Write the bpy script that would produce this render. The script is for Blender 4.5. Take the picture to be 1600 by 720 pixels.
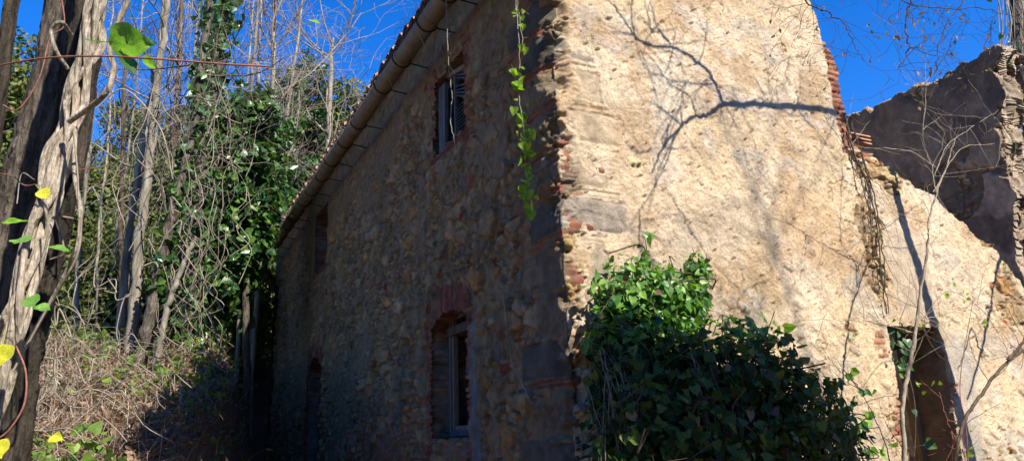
import bpy, math, random
import numpy as np
for o in list(bpy.data.objects): bpy.data.objects.remove(o)
SC = bpy.context.scene
COL = SC.collection
rad = math.radians

# ------------------------------------------------------------------ camera
PITCH, ROLL, FPX = rad(15.8), rad(2.0), 1164.0
EYE = np.array([0.0, 0.0, 1.6])
Fd = np.array([0, math.cos(PITCH), math.sin(PITCH)])
R0 = np.array([1.0, 0, 0]); U0 = np.cross(R0, Fd)
Rt = math.cos(ROLL)*R0 - math.sin(ROLL)*U0
Up = math.sin(ROLL)*R0 + math.cos(ROLL)*U0
cd = bpy.data.cameras.new('camera'); cam = bpy.data.objects.new('camera', cd); COL.objects.link(cam)
from mathutils import Matrix
cam.matrix_world = Matrix(((Rt[0], Up[0], -Fd[0], EYE[0]), (Rt[1], Up[1], -Fd[1], EYE[1]), (Rt[2], Up[2], -Fd[2], EYE[2]), (0, 0, 0, 1)))
cd.sensor_width = 36.0; cd.lens = 36.0*FPX/1600.0; cd.clip_end = 2000; cd.clip_start = 0.05
SC.camera = cam

# ------------------------------------------------------------------ house frame: L runs away along the front wall, R along the gable
AZ = rad(26.6)
L = np.array([-math.sin(AZ), math.cos(AZ), 0.0]); R = np.array([math.cos(AZ), math.sin(AZ), 0.0]); UZ = np.array([0, 0, 1.0])
C = np.array([0.4214, 6.0, 1.6])
S = -0.72*L + 0.20*R + 0.66*UZ; S /= np.linalg.norm(S)          # towards the sun

# ------------------------------------------------------------------ world, sun, exposure
W = bpy.data.worlds.new('World'); SC.world = W; W.use_nodes = True
nt = W.node_tree; nt.nodes.clear()
sky = nt.nodes.new('ShaderNodeTexSky'); sky.sky_type = 'NISHITA'; sky.sun_disc = False
sky.sun_elevation = math.asin(S[2]); sky.sun_rotation = math.atan2(S[0], S[1])
sky.air_density = 1.0; sky.dust_density = 0.05; sky.ozone_density = 3.5; sky.altitude = 1500
hs = nt.nodes.new('ShaderNodeHueSaturation'); hs.inputs['Saturation'].default_value = 1.36; hs.inputs['Hue'].default_value = 0.514
bg = nt.nodes.new('ShaderNodeBackground'); bg.inputs['Strength'].default_value = 0.13
wo = nt.nodes.new('ShaderNodeOutputWorld')
nt.links.new(sky.outputs[0], hs.inputs['Color']); nt.links.new(hs.outputs[0], bg.inputs[0]); nt.links.new(bg.outputs[0], wo.inputs[0])
sd = bpy.data.lights.new('sun', 'SUN'); sd.energy = 5.0; sd.angle = rad(0.55); sd.color = (1.0, 0.93, 0.83)
sun = bpy.data.objects.new('sun', sd); COL.objects.link(sun)
from mathutils import Vector
sun.rotation_euler = Vector(S).to_track_quat('Z', 'Y').to_euler()
SC.view_settings.view_transform = 'Standard'; SC.view_settings.look = 'None'; SC.view_settings.gamma = 1.0
SC.view_settings.use_curve_mapping = False
SC.view_settings.exposure = 1.15
SC.cycles.use_denoising = True
SC.cycles.max_bounces = 6; SC.cycles.diffuse_bounces = 3; SC.cycles.transmission_bounces = 3; SC.cycles.glossy_bounces = 2
SC.cycles.sample_clamp_indirect = 4.0

# ------------------------------------------------------------------ mapping helpers
def ray(x, y): return Fd*FPX + Rt*(x-800) - Up*(y-360)
def P(x, y, Y):
    d = ray(x, y); return EYE + d*(Y/d[1])
def G(x, y, d=0.0):                     # point d metres in front of the gable wall plane
    r = ray(x, y); t = ((C-EYE-d*L) @ L)/(r @ L); return EYE + r*t
def Fr(x, y, v=0.0):                    # point v metres in front of the front (shaded) wall
    r = ray(x, y); t = ((C-EYE-v*R) @ R)/(r @ R); return EYE + r*t
def H(u, s, z): return C + u*L + s*R + z*UZ     # house coordinates (z from eye level)

# ------------------------------------------------------------------ noise
def hsh(ix, iy, iz, seed):
    n = (ix.astype(np.int64)*374761393 + iy.astype(np.int64)*668265263 + iz.astype(np.int64)*1274126177 + seed*974634777) & 0xFFFFFFFF
    n = ((n ^ (n >> 13))*1274126177) & 0xFFFFFFFF
    n = ((n ^ (n >> 16))*2246822519) & 0xFFFFFFFF
    n = n ^ (n >> 15)
    return (n & 0xFFFFFF)/float(0xFFFFFF)
def noise(x, y, z=None, seed=0):
    x = np.asarray(x, float); y = np.asarray(y, float)
    if z is None:
        ix = np.floor(x); iy = np.floor(y); fx = x-ix; fy = y-iy; ix = ix.astype(int); iy = iy.astype(int); o = np.zeros_like(ix)
        fx = fx*fx*(3-2*fx); fy = fy*fy*(3-2*fy)
        a = hsh(ix, iy, o, seed); b = hsh(ix+1, iy, o, seed); c = hsh(ix, iy+1, o, seed); d = hsh(ix+1, iy+1, o, seed)
        return (a*(1-fx)+b*fx)*(1-fy)+(c*(1-fx)+d*fx)*fy
    z = np.asarray(z, float)*np.ones_like(x); iz = np.floor(z); fz = z-iz; fz = fz*fz*(3-2*fz)
    return noise(x+iz*37.1, y+iz*17.7, seed=seed)*(1-fz)+noise(x+(iz+1)*37.1, y+(iz+1)*17.7, seed=seed)*fz
def fbm(x, y, oct=4, seed=0, gain=0.5):
    t = 0; a = 1; s = 0
    for k in range(oct):
        t = t + a*noise(x*2**k+k*7.3, y*2**k-k*3.1, seed=seed+k); s += a; a *= gain
    return t/s
def sst(a, b, x):
    t = np.clip((x-a)/(b-a), 0, 1); return t*t*(3-2*t)
def vor(x, y, cx, cy, seed, jit=0.85):
    X = x/cx; Y = y/cy; ix = np.floor(X).astype(int); iy = np.floor(Y).astype(int)
    d1 = np.full(X.shape, 9.0); d2 = np.full(X.shape, 9.0); idv = np.zeros(X.shape); id2 = np.zeros(X.shape)
    o = np.zeros_like(ix)
    for dx in (-1, 0, 1):
        for dy in (-1, 0, 1):
            a = ix+dx; b = iy+dy
            px = a+0.5+jit*(hsh(a, b, o, seed)-0.5); py = b+0.5+jit*(hsh(a, b, o+1, seed)-0.5)
            d = np.hypot((X-px), (Y-py)); h = hsh(a, b, o+2, seed); h2 = hsh(a, b, o+3, seed)
            c = d < d1
            d2 = np.where(c, d1, np.minimum(d2, d)); idv = np.where(c, h, idv); id2 = np.where(c, h2, id2); d1 = np.where(c, d, d1)
    return d1, d2, idv, id2
def lerp(a, b, t): return a+(b-a)*t
def mixc(a, b, t): return a*(1-t[..., None]) + b*t[..., None]
def pal(h, cols):
    cols = np.array(cols); i = np.clip((h*len(cols)).astype(int), 0, len(cols)-1); return cols[i]

# ------------------------------------------------------------------ mesh helpers
def mesh_np(name, V, Fq=None, Ft=None, mat=None, parent=None, smooth=True, col=None):
    me = bpy.data.meshes.new(name)
    V = np.asarray(V, np.float32)
    nq = 0 if Fq is None else len(Fq); ntr = 0 if Ft is None else len(Ft)
    me.vertices.add(len(V)); me.vertices.foreach_set('co', V.ravel())
    idx = []
    if nq: idx.append(np.asarray(Fq).ravel())
    if ntr: idx.append(np.asarray(Ft).ravel())
    idx = np.concatenate(idx).astype(np.int32)
    me.loops.add(len(idx)); me.loops.foreach_set('vertex_index', idx)
    tot = np.concatenate([np.full(nq, 4), np.full(ntr, 3)]).astype(np.int32)
    st = np.concatenate([[0], np.cumsum(tot)[:-1]]).astype(np.int32)
    me.polygons.add(nq+ntr); me.polygons.foreach_set('loop_start', st); me.polygons.foreach_set('loop_total', tot)
    me.polygons.foreach_set('use_smooth', np.full(nq+ntr, smooth))
    if col is not None:
        at = me.attributes.new('Col', 'FLOAT_COLOR', 'POINT')
        at.data.foreach_set('color', np.concatenate([col, np.ones((len(V), 1))], 1).astype(np.float32).ravel())
    me.update(calc_edges=True); me.validate()
    if mat: me.materials.append(mat)
    ob = bpy.data.objects.new(name, me); COL.objects.link(ob)
    if parent is not None: ob.parent = parent; ob.matrix_parent_inverse = Matrix.Identity(4)
    return ob
def rebase(ob, base):
    """move an unparented empty's base without moving its children"""
    return ob
def tag(o, label=None, cat=None, group=None, kind=None):
    if label: o['label'] = label
    if cat: o['category'] = cat
    if group: o['group'] = group
    if kind: o['kind'] = kind
    return o
def empty(name, loc, label, cat, group=None):
    e = bpy.data.objects.new(name, None); COL.objects.link(e); e.location = Vector(loc); e.empty_display_size = 0.2
    tag(e, label, cat, group); return e
def adopt(root, *obs):
    """children meshes are built in world space: shift them into their root's frame"""
    for o in obs:
        o.parent = root; o.matrix_parent_inverse = Matrix.Identity(4)
        o.location = -root.location if root.parent is None else Vector((0, 0, 0))
    return root
class MB:
    def __init__(s): s.V = []; s.Q = []; s.T = []; s.n = 0
    def add(s, V, Q=None, T=None):
        V = np.asarray(V, float)
        if Q is not None and len(Q): s.Q.append(np.asarray(Q)+s.n)
        if T is not None and len(T): s.T.append(np.asarray(T)+s.n)
        s.V.append(V); s.n += len(V)
    def tube(s, pts, rr, sides=6, cap=True):
        pts = np.asarray(pts, float); n = len(pts)
        rr = np.full(n, rr) if np.isscalar(rr) else np.asarray(rr, float)
        T = np.gradient(pts, axis=0); T /= np.linalg.norm(T, axis=1)[:, None]+1e-9
        a = np.array([0.3, 0.2, 1.0]) if abs(T[0] @ UZ) < 0.9 else np.array([1.0, 0.2, 0.1])
        N = np.cross(T, a); N /= np.linalg.norm(N, axis=1)[:, None]+1e-9; B = np.cross(T, N)
        th = np.arange(sides)/sides*2*math.pi
        V = pts[:, None, :] + rr[:, None, None]*(np.cos(th)[None, :, None]*N[:, None, :]+np.sin(th)[None, :, None]*B[:, None, :])
        i = np.arange(n-1)[:, None]*sides; j = np.arange(sides)[None, :]; k = (j+1) % sides
        Q = np.stack([i+j, i+k, i+sides+k, i+sides+j], -1).reshape(-1, 4)
        s.add(V.reshape(-1, 3), Q)
        if cap and sides > 4:
            c = len(V.reshape(-1, 3)); 
            for r0, p in ((0, pts[0]), ((n-1)*sides, pts[-1])):
                ring = V.reshape(-1, 3)[r0:r0+sides]
                s.add(np.vstack([ring, p[None]]), None, [[q, (q+1) % sides, sides] for q in range(sides)])
    def box(s, o, a, b, c, m=0.0):
        """box centred on o with half-axis vectors a, b, c"""
        o, a, b, c = map(np.asarray, (o, a, b, c))
        V = [o+i*a+j*b+k*c for i in (-1, 1) for j in (-1, 1) for k in (-1, 1)]
        Q = [[0, 1, 3, 2], [4, 6, 7, 5], [0, 4, 5, 1], [2, 3, 7, 6], [0, 2, 6, 4], [1, 5, 7, 3]]
        s.add(V, Q)
    def build(s, name, mat, parent=None, smooth=True):
        V = np.concatenate(s.V) if s.V else np.zeros((0, 3))
        Q = np.concatenate(s.Q) if s.Q else None; T = np.concatenate(s.T) if s.T else None
        o = mesh_np(name, V, Q, T, mat, None, smooth)
        if parent is not None: adopt_any(parent, o)
        return o
def world_loc(o):
    v = Vector(o.location); p = o.parent
    while p: v += Vector(p.location); p = p.parent
    return v
def adopt_any(parent, o):
    o.parent = parent; o.matrix_parent_inverse = Matrix.Identity(4); o.location = -world_loc(parent)
    return o
def spline(pts, n=8):
    pts = np.asarray(pts, float); out = []
    p = np.vstack([2*pts[0]-pts[1], pts, 2*pts[-1]-pts[-2]])
    for i in range(1, len(p)-2):
        t = np.linspace(0, 1, n, endpoint=False)[:, None]
        out.append(0.5*((2*p[i])+(-p[i-1]+p[i+1])*t+(2*p[i-1]-5*p[i]+4*p[i+1]-p[i+2])*t**2+(-p[i-1]+3*p[i]-3*p[i+1]+p[i+2])*t**3))
    out.append(p[-2][None]); return np.vstack(out)

# ------------------------------------------------------------------ materials
def newmat(name):
    m = bpy.data.materials.new(name); m.use_nodes = True; n = m.node_tree.nodes; n.clear()
    out = n.new('ShaderNodeOutputMaterial'); return m, n, m.node_tree.links, out
def principled(n, rough=0.9, spec=0.2):
    b = n.new('ShaderNodeBsdfPrincipled'); b.inputs['Roughness'].default_value = rough; b.inputs['Specular IOR Level'].default_value = spec; return b
def coords(n, l, scale=(1, 1, 1)):
    g = n.new('ShaderNodeTexCoord'); mp = n.new('ShaderNodeMapping'); mp.inputs['Scale'].default_value = scale
    l.new(g.outputs['Object'], mp.inputs['Vector']); return mp.outputs[0]
def nz(n, l, vec, scale, detail=5, rough=0.6):
    t = n.new('ShaderNodeTexNoise'); t.inputs['Scale'].default_value = scale; t.inputs['Detail'].default_value = detail; t.inputs['Roughness'].default_value = rough
    l.new(vec, t.inputs['Vector']); return t.outputs['Fac']
def ramp(n, l, fac, stops):
    r = n.new('ShaderNodeValToRGB'); e = r.color_ramp.elements
    while len(e) < len(stops): e.new(0.5)
    for q, (p, c) in zip(e, stops): q.position = p; q.color = (*c, 1)
    l.new(fac, r.inputs[0]); return r.outputs[0]
def bump(n, l, h, dist, strength=1.0, prev=None):
    b = n.new('ShaderNodeBump'); b.inputs['Distance'].default_value = dist; b.inputs['Strength'].default_value = strength
    l.new(h, b.inputs['Height'])
    if prev is not None: l.new(prev, b.inputs['Normal'])
    return b.outputs[0]
def mulc(n, l, a, b, fac=1.0):
    m = n.new('ShaderNodeMix'); m.data_type = 'RGBA'; m.blend_type = 'MULTIPLY'; m.inputs[0].default_value = fac
    l.new(a, m.inputs[6]); l.new(b, m.inputs[7]); return m.outputs[2]
def mat_masonry():
    m, n, l, out = newmat('masonry'); b = principled(n, 0.95, 0.15); v = coords(n, l)
    a = n.new('ShaderNodeAttribute'); a.attribute_name = 'Col'
    f1 = nz(n, l, v, 9, 8, 0.65); f2 = nz(n, l, v, 160, 4, 0.7); f3 = nz(n, l, v, 1.3, 4)
    c = mulc(n, l, a.outputs['Color'], ramp(n, l, f1, [(0.25, (.62, .6, .58)), (0.75, (1.3, 1.3, 1.3))]))
    c = mulc(n, l, c, ramp(n, l, f2, [(0.3, (.6, .55, .50)), (0.52, (1.02, 1.02, 1.02)), (0.75, (1.35, 1.35, 1.35))]))
    c = mulc(n, l, c, ramp(n, l, f3, [(0.3, (.82, .82, .84)), (0.7, (1.1, 1.08, 1.05))]))
    l.new(c, b.inputs['Base Color'])
    f4 = nz(n, l, v, 48, 6, 0.75); vo = n.new('ShaderNodeTexVoronoi'); vo.inputs['Scale'].default_value = 34; l.new(v, vo.inputs['Vector'])
    pit = ramp(n, l, vo.outputs['Distance'], [(0.06, (0, 0, 0)), (0.20, (1, 1, 1))])
    nn = bump(n, l, f1, 0.02, 0.6); nn = bump(n, l, f4, 0.035, 0.9, nn); nn = bump(n, l, pit, 0.012, 0.5, nn); nn = bump(n, l, f2, 0.010, 1.0, nn); l.new(nn, b.inputs['Normal']); l.new(b.outputs[0], out.inputs[0]); return m
def mat_noisy(name, c0, c1, scale=8, rough=0.85, bd=0.01, stretch=(1, 1, 1), fine=70, spec=0.2, c2=None):
    m, n, l, out = newmat(name); b = principled(n, rough, spec); v = coords(n, l, stretch)
    f = nz(n, l, v, scale, 7, 0.65); g = nz(n, l, v, fine, 4, 0.6)
    st = [(0.3, c0), (0.7, c1)] if c2 is None else [(0.28, c0), (0.5, c1), (0.72, c2)]
    c = mulc(n, l, ramp(n, l, f, st), ramp(n, l, g, [(0.3, (.6, .6, .6)), (0.7, (1.3, 1.3, 1.3))]))
    l.new(c, b.inputs['Base Color']); nn = bump(n, l, f, bd, 0.8); nn = bump(n, l, g, bd*0.4, 0.8, nn); l.new(nn, b.inputs['Normal'])
    l.new(b.outputs[0], out.inputs[0]); return m
def mat_bark(name, c0, c1, scale=14, bd=0.02):
    m, n, l, out = newmat(name); b = principled(n, 0.92, 0.15); v = coords(n, l, (1, 1, 0.16))
    f = nz(n, l, v, scale, 8, 0.7); v2 = coords(n, l); g = nz(n, l, v2, 3.0, 5); h = nz(n, l, v2, 60, 5)
    t = n.new('ShaderNodeTexVoronoi'); t.inputs['Scale'].default_value = scale*1.6; l.new(v, t.inputs['Vector'])
    c = mulc(n, l, ramp(n, l, f, [(0.33, c0), (0.66, c1)]), ramp(n, l, g, [(0.3, (.65, .68, .62)), (0.7, (1.2, 1.18, 1.15))]))
    c = mulc(n, l, c, ramp(n, l, h, [(0.3, (.75, .75, .75)), (0.7, (1.2, 1.2, 1.2))]))
    l.new(c, b.inputs['Base Color']); nn = bump(n, l, f, bd, 1.0); nn = bump(n, l, t.outputs['Distance'], bd, 0.7, nn); nn = bump(n, l, h, bd*0.2, 0.8, nn)
    l.new(nn, b.inputs['Normal']); l.new(b.outputs[0], out.inputs[0]); return m
def mat_leaf(name, cols, trans=0.3, rough=0.45, spec=0.35):
    m, n, l, out = newmat(name); b = principled(n, rough, spec)
    g = n.new('ShaderNodeNewGeometry')
    st = [(i/(len(cols)-1), c) for i, c in enumerate(cols)]
    c = ramp(n, l, g.outputs['Random Per Island'], st)
    f = nz(n, l, coords(n, l), 25, 3); c = mulc(n, l, c, ramp(n, l, f, [(0.3, (.75, .75, .75)), (0.7, (1.2, 1.2, 1.15))]))
    l.new(c, b.inputs['Base Color'])
    t = n.new('ShaderNodeBsdfTranslucent')
    tc = mulc(n, l, c, ramp(n, l, f, [(0.0, (1.5, 1.6, .5)), (1.0, (1.5, 1.6, .5))])); l.new(tc, t.inputs['Color'])
    mx = n.new('ShaderNodeMixShader'); mx.inputs[0].default_value = trans
    l.new(b.outputs[0], mx.inputs[1]); l.new(t.outputs[0], mx.inputs[2]); l.new(mx.outputs[0], out.inputs[0]); return m
def mat_veined(name, c0, c1, trans):
    m, n, l, out = newmat(name); b = principled(n, .5, .3); v = coords(n, l)
    f = nz(n, l, v, 28, 5, .6); t = n.new('ShaderNodeTexVoronoi'); t.feature = 'DISTANCE_TO_EDGE'; t.inputs['Scale'].default_value = 75; l.new(v, t.inputs['Vector'])
    c = mulc(n, l, ramp(n, l, f, [(.35, c0), (.65, c1)]), ramp(n, l, t.outputs['Distance'], [(0, (1.35, 1.3, 1.2)), (.08, (.92, .95, .9))]))
    l.new(c, b.inputs['Base Color']); tr = n.new('ShaderNodeBsdfTranslucent'); l.new(mulc(n, l, c, ramp(n, l, f, [(0, (1.5, 1.6, .5)), (1, (1.5, 1.6, .5))])), tr.inputs['Color'])
    mx = n.new('ShaderNodeMixShader'); mx.inputs[0].default_value = trans; l.new(b.outputs[0], mx.inputs[1]); l.new(tr.outputs[0], mx.inputs[2]); l.new(mx.outputs[0], out.inputs[0]); return m
def mat_island(name, cols, rough=0.9):
    m, n, l, out = newmat(name); b = principled(n, rough, 0.1); g = n.new('ShaderNodeNewGeometry')
    c = ramp(n, l, g.outputs['Random Per Island'], [(i/(len(cols)-1), c) for i, c in enumerate(cols)])
    f = nz(n, l, coords(n, l), 30, 4); c = mulc(n, l, c, ramp(n, l, f, [(0.3, (.7, .7, .7)), (0.7, (1.2, 1.2, 1.2))]))
    l.new(c, b.inputs['Base Color']); l.new(b.outputs[0], out.inputs[0]); return m
M = {}
M['masonry'] = mat_masonry()
M['ground'] = mat_noisy('leaf_litter', (.05, .035, .02), (.16, .11, .07), 3, 1, 0.05, fine=30, c2=(.10, .10, .05))
M['greywood'] = mat_noisy('weathered_wood', (.06, .064, .068), (.15, .152, .15), 9, 0.9, 0.006, (1, 1, .12), 40)
M['darkwood'] = mat_noisy('dark_wood', (.05, .035, .025), (.13, .09, .06), 9, 0.8, 0.006, (1, 1, .12), 40)
M['brownwood'] = mat_noisy('brown_wood', (.16, .11, .07), (.26, .19, .13), 7, 0.9, 0.004, (1, 1, .15), 50)
M['tile'] = mat_noisy('clay_tile', (.30, .13, .07), (.42, .24, .15), 4, 0.9, 0.006, c2=(.22, .20, .15))
M['gutter'] = mat_noisy('cement_gutter', (.13, .095, .065), (.21, .165, .12), 6, 0.85, 0.003, c2=(.26, .21, .16))
M['iron'] = mat_noisy('rusty_iron', (.03, .022, .02), (.07, .045, .03), 20, 0.8, 0.001)
M['stone'] = mat_noisy('grey_stone', (.16, .14, .12), (.30, .26, .21), 7, 0.95, 0.02)
M['bounceplaster'] = mat_noisy('bounce_plaster', (.46, .38, .27), (.66, .56, .42), 3, .95, .01)  # kept pale so the added partition and floor bounce light
M['sillstone'] = mat_noisy('dark_sill_stone', (.09, .08, .07), (.19, .165, .135), 6, .95, .02)
M['barkA'] = mat_bark('rough_bark', (.022, .017, .013), (.19, .16, .13), 26, 0.035)
M['barkE'] = mat_bark('dark_bark', (.012, .010, .008), (.085, .068, .052), 26, 0.035)
M['barkB'] = mat_bark('pale_bark', (.10, .085, .065), (.30, .27, .22), 14, 0.012)
M['barkC'] = mat_bark('twig_bark', (.16, .13, .10), (.36, .31, .25), 24, 0.004)
M['barkD'] = mat_bark('dark_twig_bark', (.05, .035, .025), (.13, .095, .07), 24, 0.004)
M['vinebark'] = mat_bark('vine_bark', (.15, .115, .085), (.47, .41, .33), 55, 0.014)
M['redtwig'] = mat_noisy('red_twig', (.16, .06, .045), (.28, .13, .09), 20, 0.7, 0.001)
M['ivy'] = mat_leaf('ivy_leaves', [(.018, .05, .012), (.03, .085, .02), (.05, .12, .025), (.10, .19, .03)], 0.22, 0.38, 0.5)
M['bushleaf'] = mat_leaf('bush_leaves', [(.03, .085, .018), (.06, .16, .03), (.12, .26, .045), (.20, .34, .07)], 0.35, 0.4, 0.4)
M['lime'] = mat_leaf('lime_leaves', [(.13, .24, .02), (.20, .34, .03), (.30, .40, .05)], 0.5, 0.5, 0.3)
M['bigleaf'] = mat_veined('big_leaf', (.11, .26, .05), (.20, .36, .09), .5)
M['yellow'] = mat_veined('yellow_leaf', (.46, .50, .04), (.66, .58, .05), .5)
M['farleaf'] = mat_leaf('evergreen_leaves', [(.035, .055, .015), (.06, .09, .02), (.11, .135, .035), (.18, .18, .05)], 0.2, 0.6, 0.2)
M['drygrass'] = mat_island('dry_grass', [(.17, .11, .08), (.34, .25, .18), (.52, .44, .35), (.29, .16, .11), (.13, .09, .06), (.44, .36, .25)])
M['greenery'] = mat_leaf('weeds', [(.06, .12, .02), (.12, .2, .03), (.2, .26, .04)], 0.35)
M['deadleaf'] = mat_leaf('dead_leaves', [(.09, .06, .04), (.17, .11, .075), (.28, .20, .13), (.15, .07, .05)], 0.15, 0.8, 0.1)

# ------------------------------------------------------------------ ground
def crest(u): return np.clip(2.9-.2*(u-2.0), 1.85, 3.2)*sst(-6, 0, u)
def gh(x, y):
    x = np.asarray(x, float); y = np.asarray(y, float)
    dx = x-C[0]; dy = y-C[1]; u = dx*L[0]+dy*L[1]; v = -(dx*R[0]+dy*R[1])
    out = -0.45+0.235*u+0.10*np.clip(v-3, -2, 12)
    out = np.where(out > 1.45, 1.45+(out-1.45)*0.28, out)
    out = np.maximum(out, -1.6)
    foot = -1.55+0.06*np.clip(u, 0, 30)
    cb = crest(u)
    h = lerp(foot, out, sst(cb-.75, cb, v)*sst(-6, -1.0, u))
    h = np.where(u > 15.0, lerp(h, np.maximum(out, 2.35), sst(15.0, 16.2, u)), h)
    d = np.hypot(x, y); h = h+np.clip(d-20, 0, 60)*0.10*sst(-0.05, -0.5, x/np.maximum(d, 1))*sst(0, 1, y/10)
    h = h+(fbm(x*0.9, y*0.9, 4, 31)-0.5)*0.30+(fbm(x*4, y*4, 3, 35)-0.5)*0.08
    return h+1.6
g1 = np.linspace(-1, 1, 341); gx = np.sinh(g1*6.2)/np.sinh(6.2)*500-3; g2 = np.linspace(-1, 1, 341); gy = np.sinh(g2*6.2)/np.sinh(6.2)*500+8
XX, YY = np.meshgrid(gx, gy); ZZ = gh(XX, YY)
nx = len(gx); i = (np.arange(len(gy)-1)[:, None]*nx+np.arange(nx-1)[None, :]).ravel()
ground = mesh_np('ground', np.stack([XX, YY, ZZ], -1).reshape(-1, 3), np.stack([i, i+1, i+nx+1, i+nx], 1), None, M['ground'])
tag(ground, 'brown leaf litter and soil of the bank beside the old house', 'ground', kind='structure')

# ------------------------------------------------------------------ the stone house
house = empty('stone_house', H(0, 0, -1.6), 'ruined two storey rubble stone farmhouse with sunlit plastered gable and shaded front', 'house')

BR = [(.33, .115, .07), (.40, .155, .095), (.28, .10, .07), (.42, .20, .13)]
RUB = [(.30, .25, .19), (.36, .30, .23), (.26, .235, .21), (.38, .26, .15), (.33, .28, .215), (.27, .24, .195), (.38, .325, .26), (.32, .275, .225), (.25, .235, .225), (.35, .265, .185), (.31, .26, .20), (.34, .29, .22)]
# openings on the front wall: (u0, u1, z0, z1, arch rise)
OPF = [(1.93, 2.88, 3.38, 4.38, 0.0), (8.85, 9.97, 3.42, 4.66, 0.0), (1.98, 3.05, 0.05, 1.30, 0.11), (8.98, 10.15, -1.6, 1.52, 0.18)]
OPG = [(3.76, 4.56, -1.9, 1.02, 0.0)]
def brickpat(a, b, bw, bh, seed):
    row = np.floor(b/bh); aa = a/bw+0.5*(row % 2)+0.15*hsh(row.astype(int), row.astype(int)*0, row.astype(int)*0, seed); c = np.floor(aa)
    fx = aa-c; fy = b/bh-row; e = np.minimum(np.minimum(fx, 1-fx)*bw, np.minimum(fy, 1-fy)*bh)
    return e, hsh(c.astype(int), row.astype(int), (row*0).astype(int), seed+5)
def rubble(a, b, seed=1):
    wa = a+0.07*(fbm(a*3.1, b*3.1, 3, seed+50)-0.5)+0.02*(noise(a*17, b*17, seed=seed+52)-.5); wb = b+0.07*(fbm(a*3.1, b*3.1, 3, seed+60)-0.5)+0.02*(noise(a*17, b*17, seed=seed+62)-.5)
    A1, A2, Ah, Ag = vor(wa, wb, 0.29, 0.185, seed); B1, B2, Bh, Bg = vor(wa, wb, 0.125, 0.085, seed+3)
    big = Ah > 0.60
    e = np.where(big, (A2-A1)*0.21, (B2-B1)*0.095)
    hid = np.where(big, Ag, Bg); rnd = np.where(big, (Ah-0.58)/0.42, Bh)
    dome = sst(0.001, 0.022, e)
    h = dome*(0.030+0.065*rnd)*np.where(big, 1.0, 0.8)
    # a tilted face on each stone
    h = h+dome*0.060*(fbm(a*8+hid*40, b*8+hid*13, 5, seed+9, .68)-0.5)*2
    col = pal(hid, RUB)*(0.72+0.5*rnd)[..., None]*np.array([1.3, 1.08, .76])*np.clip(.45+.55*dome+.9*(fbm(a*9, b*9, 3, seed+77)-.5), .3, 1.5)[..., None]
    isb = (Bg > 0.93) & ~big
    col = np.where(isb[..., None], pal(Bh, BR), col)
    return h, col, e
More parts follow.
